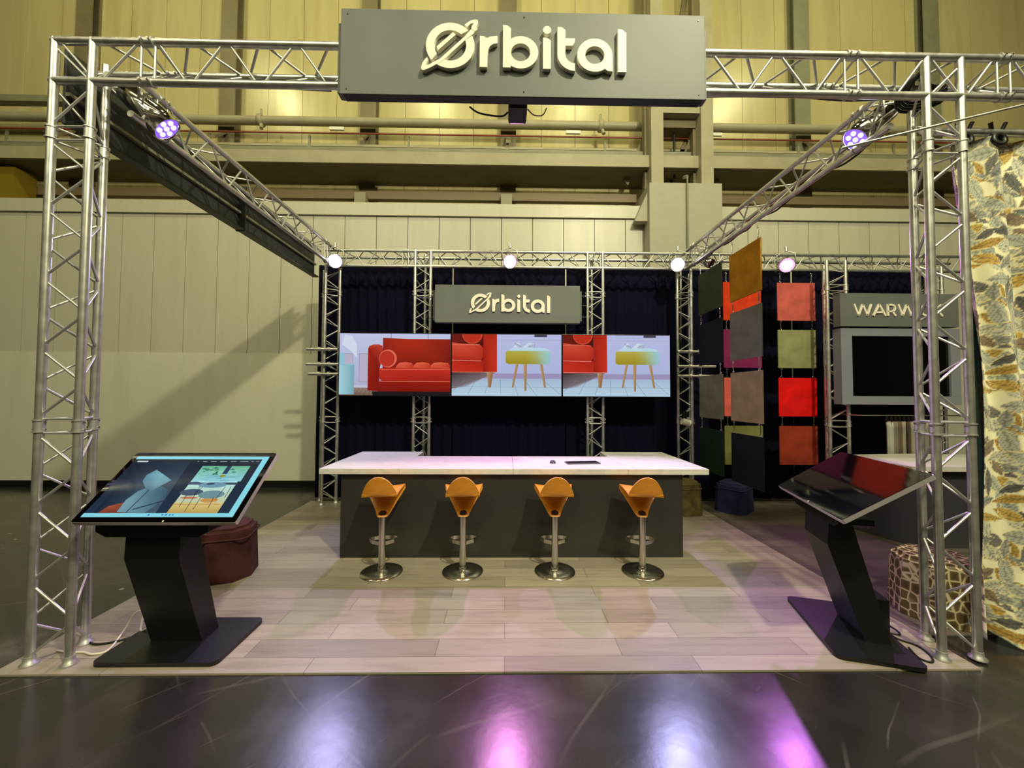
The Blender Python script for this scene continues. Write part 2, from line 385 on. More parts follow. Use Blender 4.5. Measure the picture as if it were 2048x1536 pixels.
# back columns
truss('truss_column', 'silver truss column at the back left corner, left of the screen wall', (-2.82, 6.0, HB), (-2.82, 6.0, 3.72), [(0, 0), (-.14, .25), (.17, .12)], X_, Y_, joints=(1.3, 3.3), step=.36, group='truss columns', feet=True)
truss('truss_column', 'silver truss column behind the left screen, left of the small grey sign', (-1.32, 6.0, HB), (-1.32, 6.0, 4.0), [(-.122, .05), (.122, .05), (-.005, .26)], X_, Y_, joints=(1.3, 3.3), step=.4, group='truss columns', feet=True)
truss('truss_column', 'silver truss column behind the screens, right of the small grey sign', (1.41, 6.0, HB), (1.41, 6.0, 4.0), [(-.122, .05), (.122, .05), (-.01, .26)], X_, Y_, joints=(1.3, 3.3), step=.4, phase=1, group='truss columns', feet=True)
truss('truss_column', 'silver truss column at the back right corner, right of the screen wall', (2.92, 6.0, HB), (2.92, 6.0, 3.72), [(0, 0), (.09, .25), (-.165, .12)], X_, Y_, joints=(1.3, 3.3), step=.36, group='truss columns', feet=True)
truss('truss_column', 'silver truss column left of the WARWICK sign on the next stand', (4.87, 5.55, HB), (4.87, 5.55, 3.72), [(-.15, 0), (.13, 0), (.0, .23)], X_, Y_, joints=(1.3, 3.3), step=.4, group='truss columns', feet=True)
truss('truss_column', 'silver truss column behind the right end of the WARWICK sign', (6.55, 5.75, HB), (6.55, 5.75, 3.72), [(-.12, 0), (.12, 0), (0, .21)], X_, Y_, joints=(1.3, 3.3), step=.4, group='truss columns', feet=True)

# clamp bars beside the two back corner columns
for sx, X0, w_ in ((-1, -2.82, 'left'), (1, 2.90, 'right')):
    for k, (z, l0, l1) in enumerate(((2.40, -.24, .24), (2.17, -.24, .26), (2.02, -.2, .26))):
        if sx == 1: l0, l1 = (-.24, .2) if k == 0 else ((-.24, .36) if k == 1 else (-.24, .4))
        o = MB().tube((X0+l0, 5.93, z), (X0+l1, 5.93, z), .022, ALU, n=12).tube((X0-.06, 5.93, z), (X0-.02, 5.93, z), .034, ALU2, n=12).tube((X0+.09, 5.93, z), (X0+.13, 5.93, z), .034, ALU2, n=12).build('clamp_tube')
        tag(o, '%s of three horizontal tubes clamped across the back %s truss column' % (['topmost', 'middle', 'lowest'][k], w_), 'tube', 'horizontal tubes clamped to the back corner columns')

# ------------------------------------------------------------------ charcoal fascia on the left
t = thing('fascia_panel', 'long charcoal fascia board hung along the outside of the left beam', 'panel', (-3.0, 2.6, 3.53))
MB().box((-.02, 0, 0), (0, 3.4, .52), FASCIA, bev=.002).build('board', t)
MB().box((0, 0, 0), (.07, 3.4, .015), BLACK).build('bottom_lip', t)
MB().box((0, 0, .19), (.03, 3.4, .215), GREENP).build('middle_batten', t)
for y in (1.7,):
    MB().box((-.028, y-.01, -.006), (.074, y+.01, .5), BLACK).build('joint_strip', t)

# ------------------------------------------------------------------ logo
def logo_shapes():
    S = []
    # upper left piece of the ring: from the upper right cut, over the top and left, to the lower left cut
    o1 = arc(342, 328, 216, -42, -220, 40, 208); i1 = arc(342, 328, 142, -214, -48, 36, 140)
    S.append(o1+i1)
    # lower right piece
    o2 = arc(342, 328, 216, -26, 122, 40, 208); i2 = arc(342, 328, 142, 110, -20, 36, 140)
    S.append(o2+i2)
    # long orbit stroke with hook and arrow head
    S.append([(205, 478), (250, 455), (470, 245), (530, 172), (562, 196), (545, 222), (492, 262), (285, 462), (228, 503)])
    S.append([(228, 500), (178, 530), (120, 558), (94, 560), (86, 540), (96, 498), (120, 458), (138, 442), (150, 462), (132, 495), (124, 520), (150, 512), (205, 478)])
    S.append([(528, 176), (534, 150), (552, 120), (520, 130), (492, 164), (470, 138), (515, 104), (560, 90), (584, 94), (590, 112), (576, 158), (580, 184), (560, 200)])
    S.append([(222, 345), (365, 212), (392, 232), (236, 378)])
    # r
    S.append([(605, 235), (640, 238), (670, 255)]+[(700, 240), (762, 232), (762, 300)]+[(725, 306), (696, 328), (680, 360), (675, 400)]+[(672, 520), (605, 520)])
    # b
    S.append([(812, 130), (848, 133), (882, 160), (882, 520), (812, 520)])
    S.append(arc(970, 380, 157, 0, 360, 48, 150)[:-1]); S[-1] = ('ring', 970, 380, 157, 148, 86, 82)
    # i
    S.append([(1170, 240), (1210, 243), (1240, 268), (1240, 526), (1170, 526)])
    S.append(arc(1206, 170, 36, 0, 360, 28)[:-1])
    # t
    S.append([(1300, 138), (1338, 140), (1370, 166)]+[(1370, 390)]+arc(1455, 385, 85, 180, 90, 10)+[(1458, 540)]+arc(1455, 385, 155, 90, 180, 14)+[(1300, 385)])
    S.append([(1366, 243), (1458, 243), (1452, 280), (1436, 310), (1366, 312)])
    # a
    S.append(('ring', 1635, 392, 158, 152, 86, 82))
    S.append([(1722, 392), (1793, 392), (1795, 540), (1750, 536), (1722, 514)])
    # l
    S.append([(1843, 148), (1882, 152), (1918, 182), (1918, 542), (1843, 542)])
    return S
LETTERS = ['ring_upper', 'ring_lower', 'orbit_stroke', 'orbit_hook', 'orbit_arrow', 'inner_bar']
def add_shape(m, sh, o, k, t, M):
    f = lambda p: ((p[0]-1002)*k, -(p[1]-335)*k)
    if sh[0] == 'ring':
        _, cx, cy, ro, ryo, ri, ryi = sh
        for a in range(0, 360, 180):
            po = arc(cx, cy, ro, a, a+180, 26, ryo); pi = arc(cx, cy, ri, a+180, a, 26, ryi)
            m.prism([f(p) for p in po+pi], o, X_, Z_, (0, -t, 0), M)
    else: m.prism([f(p) for p in sh], o, X_, Z_, (0, -t, 0), M)
def logo(parent, o, k, t, M):
    S = logo_shapes()
    for nm, idx in (('letter_o', range(0, 6)), ('letter_r', [6]), ('letter_b', [7, 8]), ('letter_i', [9, 10]), ('letter_t', [11, 12]), ('letter_a', [13, 14]), ('letter_l', [15])):
        m = MB()
        for n_, i in enumerate(idx): add_shape(m, S[i], o, k, t+.0007*n_, M)
        m.build(nm, parent)

t = thing('hanging_sign', 'large grey sign reading Orbital hung on the front beam above the stand', 'sign', (.10, 2.3, 3.53))
MB().box((-1.12, 0, 0), (1.12, .06, .535), GREY, bev=.003).build('face_box', t)
MB().box((-1.16, .06, .05), (1.16, .12, .50), GREY, bev=.002).build('rear_frame', t)
MB().box((-1.10, .005, -.003), (1.10, .06, 0), BLACK).build('underside', t)
logo(t, (.0, 0, .285), .00068, .026, LETTER)
for x in (-1.08, 0, 1.08):
    for z in (.03, .5): MB().tube((x, .002, z), (x, -.003, z), .004, BLACK, n=8).build('screw', t)

t = thing('wall_sign', 'smaller grey sign reading Orbital above the screens on the black drape', 'sign', (.02, 5.72, 2.79))
MB().box((-1.085, 0, 0), (1.085, .1, .565), GREY, bev=.003).build('face_box', t)
MB().box((-1.13, .1, .05), (1.13, .15, .51), GREY, bev=.002).build('rear_frame', t)
logo(t, (0.03, 0, .285), .00066, .025, LETTER)
for sx in (-1, 1):
    for z in (.12, .3, .45): MB().tube((sx*1.11, .13, z), (sx*1.24, .28, z+.03*sx), .006, STEEL, n=6).build('tie', t)

# projector like black box under the large sign
t = thing('projector', 'small black projector hanging under the large grey sign', 'projector', (.07, 2.62, 3.68))
MB().box((-.065, -.08, -.04), (.065, .08, .04), BLACK, bev=.018).build('body', t)
MB().tube((0, -.08, 0), (0, -.1, 0), .022, BLACKS).build('lens', t)
MB().tube((0, 0, .04), (0, 0, .07), .015, BLACK).build('mount_pole', t)
tag(MB().path([(-.26, 2.6, 3.69), (-.2, 2.58, 3.635), (-.1, 2.58, 3.615), (-.03, 2.6, 3.63), (.0, 2.62, 3.67)], .006, RUBBER).build('looped_cable'), 'black cable drooping left of the projector under the large sign', 'cable')
tag(MB().path([(.14, 2.6, 3.68), (.18, 2.58, 3.625), (.24, 2.58, 3.625), (.27, 2.6, 3.69)], .004, mat('pale_cable', (150, 140, 120), .5)).build('looped_cable'), 'thin pale cable drooping right of the projector under the large sign', 'cable')

# ------------------------------------------------------------------ drapes behind
def drape_mb(x0, x1, z0, z1, y, M, amp=.03, wl=.16, n=None, sl=0):
    m = MB(); n = n or int((x1-x0)/.02); rows = 10; vs = []
    for j in range(rows+1):
        z = z0+(z1-z0)*j/rows
        for i in range(n+1):
            x = x0+(x1-x0)*i/n
            vs.append((x, y+amp*math.sin(2*math.pi*x/wl+.6*math.sin(x*3.1)+.3*math.sin(z*2))*(.7+.3*math.sin(x*5)), z))
    fs = [(j*(n+1)+i, j*(n+1)+i+1, (j+1)*(n+1)+i+1, (j+1)*(n+1)+i) for j in range(rows) for i in range(n)]
    m.add(vs, fs, M, True); return m
for k, (x0, x1, w_) in enumerate(((-3.13, -.91, 'behind the left screen'), (-.89, .99, 'behind the small grey sign'), (1.01, 2.94, 'behind the right screen'), (2.96, 4.84, 'behind the frontal fabric boards'), (4.86, 7.3, 'behind the WARWICK sign'))):
    o = drape_mb(x0, x1, .02, 3.86, 6.42, DRAPE).build('black_curtain')
    s = o.modifiers.new('thick', 'SOLIDIFY'); s.thickness = .006
    tag(o, 'floor length black curtain hanging '+w_, 'curtain', 'black curtains across the back')

# ------------------------------------------------------------------ pictures on screens
def pic_material():
    m = mat('screen_picture', (4, 4, 5), .16)
    a = nd(m, 'ShaderNodeVertexColor'); a.layer_name = 'pic'
    ln(m, a.outputs[0], B(m).inputs['Emission Color']); B(m).inputs['Emission Strength'].default_value = 1.0
    return m
PICM = pic_material()
class Pic:
    def __init__(s, w, h): s.p = []; s.w = w; s.h = h
    def poly(s, pts, c, layer):
        """c: one colour or one per point"""
        if isinstance(c[0], (int, float)): c = [c]*len(pts)
        s.p.append((pts, c, layer)); return s
    def rect(s, x0, y0, x1, y1, c, layer, c2=None):
        if c2: return s.poly([(x0, y0), (x1, y0), (x1, y1), (x0, y1)], [c, c, c2, c2], layer)
        return s.poly([(x0, y0), (x1, y0), (x1, y1), (x0, y1)], c, layer)
    def rectx(s, x0, y0, x1, y1, c, c2, layer): return s.poly([(x0, y0), (x1, y0), (x1, y1), (x0, y1)], [c, c2, c2, c], layer)
    def ell(s, cx, cy, rx, ry, c, layer, a0=0, a1=360, n=24): return s.poly(arc(cx, cy, rx, a0, a1, n, ry)[:-1 if a1-a0 == 360 else None], c, layer)
    def line(s, x0, y0, x1, y1, w, c, layer):
        d = math.hypot(x1-x0, y1-y0); nx, ny = -(y1-y0)/d*w/2, (x1-x0)/d*w/2
        return s.poly([(x0+nx, y0+ny), (x1+nx, y1+ny), (x1-nx, y1-ny), (x0-nx, y0-ny)], c, layer)
    def build(s, name, parent, fr, gain=1.0):
        """fr(x, y, layer) -> local point"""
        vs, fs, cs = [], [], []
        for pts, c, L in s.p:
            # clip to the frame
            o = len(vs); pts2 = [(min(max(x, 0), s.w), min(max(y, 0), s.h)) for x, y in pts]
            vs += [fr(x/s.w, y/s.h, L) for x, y in pts2]
            fs.append(list(range(o, o+len(pts)))); cs.append(c)
        me = bpy.data.meshes.new(name); me.from_pydata([tuple(v) for v in vs], [], fs); me.materials.append(PICM)
        ca = me.color_attributes.new('pic', 'FLOAT_COLOR', 'CORNER'); k = 0
        for c in cs:
            for q in c:
                ca.data[k].color = (*[x*gain*.9 for x in lin(q)], 1); k += 1
        o = bpy.data.objects.new(name, me); COL.objects.link(o); o.parent = parent
        return o

def pic_sofa():
    P = Pic(903, 507); f = lambda pts: [(x-340, y-765) for x, y in pts]
    P.rect(0, 0, 903, 507, (196, 204, 236), 0, (176, 176, 210))
    P.rect(0, 440, 903, 507, (150, 130, 120), 1, (120, 98, 84))
    P.rect(0, 425, 903, 445, (200, 196, 214), 2)
    for x in (418, 720): P.rect(x-2, 0, x+2, 60, (110, 110, 150), 2)
    for x0, x1 in ((38, 110), (160, 300)):
        P.rect(x0, 165, x1, 400, (150, 142, 170), 2); P.rect(x0+4, 169, x1-3, 396, (190, 182, 206), 3)
    for k in range(6): P.line(120+k*40, 507, 170+k*28, 447, 2, (84, 70, 62), 2)
    P.poly([(40, 10), (100, 20), (140, 90), (140, 200), (100, 150), (20, 90)], (214, 224, 240), 4)
    P.rect(0, 160, 42, 255, (150, 200, 220), 4); P.rectx(0, 255, 122, 500, (170, 214, 224), (120, 172, 186), 5); P.ell(61, 256, 61, 8, (150, 196, 210), 6)
    # sofa
    P.poly(f([(605, 1240), (1243, 1240), (1243, 1272), (615, 1272)]), (26, 22, 26), 4)
    P.poly(f([(692, 800), (900, 808), (1243, 808), (1243, 1060), (692, 1060)]), [(150, 34, 18), (180, 44, 20), (140, 30, 18), (120, 24, 16), (128, 26, 16)], 5)
    P.poly(f([(572, 1232), (572, 890), (582, 868), (612, 855), (660, 853), (690, 866), (694, 920), (668, 1060), (664, 1240)]), [(140, 24, 14), (160, 34, 20), (190, 60, 40), (206, 80, 60), (206, 80, 60), (190, 60, 46), (150, 30, 22), (128, 20, 14), (128, 20, 14)], 6)
    P.poly(f([(660, 1150), (1243, 1150), (1243, 1240), (660, 1240)]), [(150, 26, 16), (160, 30, 16), (128, 20, 12), (128, 20, 12)], 7)
    P.poly(f([(664, 1052), (740, 1045), (1243, 1045), (1243, 1156), (700, 1156), (668, 1140)]), [(200, 50, 34), (196, 46, 32), (200, 50, 34), (160, 30, 18), (160, 30, 18), (180, 40, 26)], 8)
    for a, b in ((812, 945), (950, 1085), (1090, 1243)):
        P.poly(f([(a-20, 1056), (a, 1020), (a+20, 1004), ((a+b)/2, 998), (b-16, 1006), (b, 1030), (b-6, 1058)]), [(196, 60, 38), (222, 96, 66), (232, 112, 80), (226, 100, 70), (214, 86, 60), (190, 54, 36), (200, 60, 40)], 9)
    P.ell(735-340, 970-765, 72, 74, (226, 110, 84), 10); P.ell(728-340, 972-765, 62, 66, (190, 50, 32), 11)
    P.line(664-340, 1158-765, 903, 1158-765, 4, (230, 130, 100), 11); P.line(668-340, 1060-765, 903, 1056-765, 3, (226, 120, 90), 11)
    return P
def pic_stool():
    P = Pic(880, 500); f = lambda pts: [(x-528, y-773) for x, y in pts]
    P.rect(0, 0, 880, 365, (188, 192, 232), 0, (176, 184, 226)); P.rect(0, 318, 880, 365, (160, 150, 190), 1)
    P.rect(0, 45, 880, 48, (160, 166, 206), 1)
    P.rect(0, 360, 880, 500, (168, 190, 216), 2, (186, 214, 232))
    P.poly(f([(528, 1080), (880, 1085), (760, 1140), (640, 1200), (528, 1215)]), [(60, 44, 44), (120, 104, 110), (140, 140, 156), (170, 178, 196), (120, 110, 116)], 3)
    for a, b in (((640, 1140), (528, 1240)), ((720, 1150), (655, 1260)), ((835, 1140), (790, 1260)), ((915, 1135), (920, 1260)), ((1015, 1135), (1060, 1272)), ((1105, 1135), (1210, 1272)), ((1250, 1135), (1400, 1260))):
        P.line(a[0]-528, a[1]-773, b[0]-528, b[1]-773, 2.5, (110, 130, 156), 4)
    P.line(0, 425, 880, 432, 2, (130, 150, 176), 4)
    # sofa end
    P.poly(f([(528, 773), (778, 773), (778, 1000), (528, 1000)]), [(110, 20, 14), (90, 14, 12), (70, 12, 10), (110, 20, 14)], 5)
    P.poly(arc(690-528, 773-773, 82, 0, 180, 16, 78), (210, 70, 46), 6)
    P.poly(arc(688-528, 773-773, 72, 0, 180, 16, 70), (190, 48, 28), 7)
    P.poly(f([(778, 773), (888, 773), (890, 1080), (778, 1080)]), [(170, 34, 20), (186, 44, 24), (206, 50, 30), (150, 26, 14)], 8)
    P.poly(f([(528, 985), (782, 985), (782, 1085), (528, 1085)]), [(190, 44, 26), (170, 34, 20), (190, 40, 24), (200, 46, 28)], 7)
    P.poly(f([(528, 840), (600, 850), (750, 856), (776, 880), (776, 960), (760, 990), (528, 984)]), [(214, 80, 56), (214, 80, 56), (206, 70, 48), (190, 50, 32), (180, 44, 28), (176, 40, 24), (180, 40, 26)], 9)
    P.line(0, 212, 232, 217, 4, (236, 150, 126), 10); P.line(0, 84, 220, 84, 3, (232, 130, 104), 10); P.line(0, 308, 360, 308, 3, (232, 150, 130), 10)
    P.poly(f([(808, 1082), (858, 1082), (842, 1205), (820, 1205)]), [(190, 150, 110), (150, 104, 70), (140, 100, 66), (176, 136, 96)], 10)
    # stool
    for (a, b, c, d) in ((1040, 1062, 1008, 1022), (1102, 1130, 1110, 1126), (1232, 1256, 1268, 1284)):
        y2 = 1232 if a == 1102 else 1205
        P.poly(f([(a, 1015), (b, 1015), (d, y2), (c, y2)]), [(196, 160, 110), (170, 130, 84), (150, 116, 76), (176, 142, 98)], 9)
    P.poly(f([(970, 905), (1300, 905), (1318, 920), (1318, 1000), (1296, 1015), (980, 1015), (958, 1000), (958, 920)]), [(184, 176, 84), (160, 206, 200), (150, 206, 214), (150, 200, 206), (160, 196, 176), (166, 152, 36), (172, 160, 40), (186, 178, 90)], 10)
    ys = (184, 174, 70); yl = (160, 142, 24); mm = (176, 190, 130); ml = (158, 160, 80)
    P.poly(f([(962, 912), (1120, 907), (1120, 1013), (962, 1008)]), [ys, ys, yl, yl], 11)
    P.poly(f([(1120, 907), (1210, 907), (1210, 1013), (1120, 1013)]), [ys, mm, ml, yl], 11)
    P.poly(f([(1210, 907), (1300, 907), (1300, 1013), (1210, 1013)]), [mm, (156, 206, 208), (150, 196, 196), ml], 11)
    P.poly(f([(975, 905), (1010, 884), (1240, 878), (1300, 890), (1316, 905)]), (188, 220, 236), 11)
    P.poly(f([(1015, 880), (1040, 850), (1060, 834), (1098, 876), (1140, 838), (1195, 848), (1180, 884)]), (206, 222, 240), 12)
    for k in range(5): P.line(500+k*6, 70+k*8, 555+k*3, 90+k*4, 2, (90, 110, 140), 13); P.line(620-k*3, 88+k*4, 670-k*2, 76+k*7, 2, (90, 110, 140), 13)
    P.rect(1190-528, 0, 1292-528, 20, (70, 66, 84), 11)
    for k in range(14): P.rect(668+k*7.4, 22, 671.5+k*7.4, 44, (196, 198, 216), 11)
    return P
def tv(label, x0, x1, z0, z1, y, pic):
    t = thing('wall_screen', label, 'screen', ((x0+x1)/2, y, z0), group='screens in the video wall')
    w = (x1-x0)/2; h = z1-z0
    m = MB().box((-w, 0, 0), (w, .06, h), BLACKS, bev=.004).build('housing', t)
    e = .012
    fr = lambda u, v, L: (-w+e+u*(2*w-2*e), -.0012-.0006*L, h-e-v*(h-2*e))
    pic.build('display', t, fr)
    MB().box((-w+.3, .06, .2), (w-.3, .13, h-.2), BLACK).build('wall_bracket', t)
    return t
TX = [-2.545, -.84, .862, 2.535]
tv('left screen of the video wall showing a whole red sofa', TX[0], TX[1], 1.685, 2.65, 5.88, pic_sofa())
tv('middle screen of the video wall showing red sofa end and yellow stool', TX[1]+.002, TX[2]-.002, 1.685, 2.65, 5.88, pic_stool())
tv('right screen of the video wall showing sofa end and yellow stool', TX[2], TX[3], 1.685, 2.65, 5.88, pic_stool())

# ------------------------------------------------------------------ counter
t = thing('display_counter', 'long charcoal bar counter with pale marble effect top behind the stools', 'counter', (.08, 4.07, HB))
MB().box((-1.79, 0, 0), (1.79, .04, .865), COUNTER).build('front_panel', t)
for sx in (-1, 1):
    MB().box((sx*1.79-.02, .04, 0), (sx*1.79+.02, .9, .865), COUNTER).build('side_panel', t)
MB().box((-1.77, .04, .05), (1.77, .8, .07), BLACK).box((-1.77, .04, .45), (1.77, .8, .47), BLACK).build('inner_shelf', t)
tz = .87
for nm, a, b, lb in (('worktop', (-2.0, 0), (-1.18, 1.16), 1), ('worktop', (-1.178, 0), (0, .79), 0), ('worktop', (.002, 0), (1.2, .79), 0), ('worktop', (1.202, 0), (2.05, 1.18), 1)):
    MB().box((a[0], a[1]-.05, tz), (b[0], b[1], tz+.058), TOP, bev=.003).build(nm, t)
t = thing('computer_mouse', 'small grey computer mouse lying on the counter top', 'mouse', (.535, 4.38, .941))
MB().lathe([(.0, .03), (.02, .028), (.03, .018), (.034, 0)], mat('grey_plastic', (70, 66, 80), .4), M=Matrix.Diagonal((1, 1.6, 1, 1)), n=20).build('shell', t)
MB().box((-.003, -.04, .02), (.003, -.02, .032), BLACK).build('wheel', t)
t = thing('keyboard', 'slim grey keyboard lying on the counter beside the mouse', 'keyboard', (.87, 4.37, .941), R(7))
kc = MB().box((-.19, -.07, 0), (.19, .07, .012), mat('keyboard_grey', (84, 80, 96), .4), bev=.003).build('case', t)
mk = MB()
for i in range(15):
    for j in range(5): mk.box((-.18+i*.024, -.058+j*.024, .012), (-.18+i*.024+.019, -.058+j*.024+.019, .016), BLACK)
mk.build('keys', kc)

# ------------------------------------------------------------------ stools
def seat_mesh():
    prof = [(-.035, .536, .028), (-.028, .535, .042), (0, .536, .052), (.04, .552, .066), (.075, .588, .088), (.10, .634, .116), (.125, .684, .148), (.145, .722, .172), (.165, .742, .184), (.182, .752, .188),
            (.186, .762, .188), (.178, .772, .187), (.14, .774, .182), (.08, .766, .170), (.02, .758, .160), (-.05, .752, .154), (-.10, .750, .153), (-.145, .752, .155), (-.17, .760, .157), (-.182, .773, .158),
            (-.190, .79, .152), (-.197, .815, .143), (-.204, .84, .131), (-.211, .865, .117), (-.217, .89, .100), (-.223, .912, .080), (-.227, .928, .060), (-.230, .940, .038), (-.231, .946, .012)]
    n = 12; th = .012; N = len(prof)
    nrm = []
    for i in range(N):
        a = prof[max(i-1, 0)]; b = prof[min(i+1, N-1)]; dy, dz = b[0]-a[0], b[1]-a[1]; l = math.hypot(dy, dz); nrm.append((-dz/l, dy/l))
    top, bot = [], []
    for i, (y, z, w) in enumerate(prof):
        for k in range(n+1):
            x = -w+2*w*k/n
            cu = .018*(x/.19)**2 if 10 <= i <= 17 else 0
            if i >= 19: yb = y+.10*(x*x)/.16**2*.35; zz = z
            else: yb = y; zz = z+cu
            top.append((x, yb+nrm[i][0]*th/2, zz+nrm[i][1]*th/2)); bot.append((x, yb-nrm[i][0]*th/2, zz-nrm[i][1]*th/2))
    m = MB(); W = n+1; o = len(top)
    fs = []
    for i in range(N-1):
        for k in range(n):
            a = i*W+k
            fs.append((a, a+1, a+W+1, a+W)); fs.append((o+a, o+a+W, o+a+W+1, o+a+1))
    m.add(top+bot, fs, PLY, True)
    ed = []
    for i in range(N-1): ed.append((i*W, (i+1)*W, o+(i+1)*W, o+i*W)); ed.append((i*W+n, o+i*W+n, o+(i+1)*W+n, (i+1)*W+n))
    for k in range(n): ed.append((k, o+k, o+k+1, k+1)); a = (N-1)*W+k; ed.append((a, a+1, o+a+1, o+a))
    m.add(top+bot, ed, PLYE)
    return m
PLYE = noisy('plywood_edge', [(.3, (226, 160, 84)), (.7, (238, 180, 104))], scale=(1, 1, 20), nscale=20, rough=.5)
def make_stool():
    t = thing('bar_stool', '', 'stool', group='orange bar stools at the counter')
    seat = seat_mesh().build('seat_shell', t, recalc=True)
    mm = Matrix.Translation((0, .012, .553)) @ Matrix.Rotation(R(24), 4, 'X')
    MB().lathe([(.036, -.004), (.036, .004)], mat('black_cap', (40, 28, 14), .4), M=mm, n=24).build('hole_cap', seat)
    post = MB().tube((0, .0, .02), (0, .0, .535), .0315, STEEL, n=28).build('post', t)
    MB().lathe([(.036, .012), (.036, .05), (.033, .055)], STEEL, n=28).build('collar', post)
    MB().lathe([(.194, 0), (.196, .004), (.194, .009), (.12, .014), (.04, .022), (.034, .03)], STEEL, n=56).build('base_plate', t)
    fm = MB(); pts = [(-.03, .0), (-.10, .05), (-.135, .11), (-.10, .15), (0, .165), (.10, .15), (.135, .11), (.10, .05), (.03, 0)]
    for a, b in zip(pts[:-1], pts[1:]):
        d = V((b[0]-a[0], b[1]-a[1], 0)).normalized(); nn = V((-d.y, d.x, 0))*.004
        A, Bp = V((a[0], a[1], 0)), V((b[0], b[1], 0))
        vs = [A-nn, Bp-nn, Bp+nn, A+nn]
        fm.add([v+V((0, 0, .255)) for v in vs]+[v+V((0, 0, .29)) for v in vs], [(3, 2, 1, 0), (4, 5, 6, 7), (0, 1, 5, 4), (1, 2, 6, 5), (2, 3, 7, 6), (3, 0, 4, 7)], STEEL)
    fm.build('footrest', t)
    return t
st = make_stool()
for k, (x, y, a) in enumerate(((-1.175, 3.74, 7), (-.405, 3.75, 4), (.48, 3.75, -1), (1.325, 3.74, -7))):
    o = st if k == 0 else copy_tree(st)
    o.location = (x, y, HB); o.rotation_euler = (0, 0, R(a))
    o['label'] = 'orange plywood bar stool on steel post, ' + ['leftmost at the counter', 'second from the left', 'third from the left', 'rightmost at the counter'][k]

# ------------------------------------------------------------------ kiosks
NAVY = (26, 36, 58)
def pic_page():
    P = Pic(1000, 560)
    P.rect(0, 0, 1000, 560, (18, 28, 46), 0, (34, 52, 74))
    P.rect(0, 0, 1000, 30, (140, 222, 236), 1); P.rect(958, 0, 1000, 560, (140, 222, 236), 1); P.rect(0, 528, 1000, 560, (140, 222, 236), 1)
    P.rect(30, 48, 110, 60, (210, 230, 236), 2)
    for x, w in ((480, 20), (520, 40), (580, 50), (650, 60), (730, 50), (800, 70), (885, 26), (922, 30)): P.rect(x, 50, x+w-8, 56, (140, 170, 190), 2)
    for x in (430, 520, 545, 570, 590): P.rect(x, 536, x+12, 548, (60, 130, 210), 2)
    # armchair photo at the left
    P.poly([(60, 60), (430, 60), (470, 528), (60, 528)], [(22, 34, 54), (34, 50, 70), (70, 92, 110), (30, 40, 60)], 1)
    P.poly([(90, 528), (120, 470), (200, 440), (250, 450), (280, 528)], [(130, 60, 40), (170, 84, 56), (150, 76, 56), (120, 60, 46), (90, 46, 40)], 2)
    P.poly([(210, 520), (200, 420), (230, 340), (300, 290), (380, 300), (430, 330), (460, 400), (400, 528)], [(120, 160, 176), (126, 166, 182), (100, 140, 158), (80, 116, 134), (70, 104, 120), (60, 90, 108), (60, 84, 100), (90, 130, 146)], 3)
    P.poly([(200, 250), (190, 190), (230, 140), (300, 180), (400, 240), (330, 330), (300, 350)], [(90, 140, 160), (100, 150, 170), (110, 160, 178), (130, 186, 200), (110, 160, 176), (90, 136, 152), (80, 120, 136)], 4)
    P.line(300, 330, 275, 528, 8, (50, 70, 88), 5); P.line(480, 420, 300, 500, 10, (44, 60, 78), 5)
    # cafe photo at the right
    P.rect(545, 100, 900, 250, (110, 190, 150), 2, (150, 214, 226)); P.rect(545, 250, 880, 528, (180, 236, 232), 2, (210, 190, 120))
    for k in range(26):
        P.ell(560+random.random()*260, 110+random.random()*80, 8+random.random()*14, 5+random.random()*8, random.choice([(60, 140, 110), (110, 190, 130), (150, 214, 170), (46, 116, 100)]), 3, n=8)
    P.rect(730, 100, 765, 180, (36, 60, 90), 4)
    for k in range(14): P.rect(560+random.random()*250, 195+k*5, 620+random.random()*270, 198+k*5, (90, 160, 190), 3)
    P.rect(545, 262, 890, 282, (50, 70, 92), 4)
    P.ell(580, 268, 44, 14, (70, 90, 112), 5); P.ell(720, 285, 100, 26, (110, 156, 176), 5); P.ell(700, 274, 30, 10, (60, 80, 100), 6)
    P.ell(610, 352, 80, 30, (72, 90, 110), 6); P.ell(760, 372, 90, 36, (110, 150, 156), 6); P.ell(770, 420, 60, 22, (206, 150, 80), 5); P.ell(620, 400, 60, 10, (200, 120, 90), 5)
    for (a, b, c, d) in ((590, 370, 600, 480), (660, 300, 640, 380), (700, 390, 705, 500), (790, 400, 800, 490), (820, 300, 810, 420), (640, 300, 660, 520), (860, 300, 865, 400)): P.line(a, b, c, d, 4, (30, 44, 64), 7)
    P.rect(545, 440, 880, 528, (222, 206, 130), 3, (196, 160, 84))
    P.rect(545, 452, 860, 456, (190, 110, 90), 4)
    P.ell(745, 200, 22, 12, (150, 150, 40), 5, n=10)
    return P
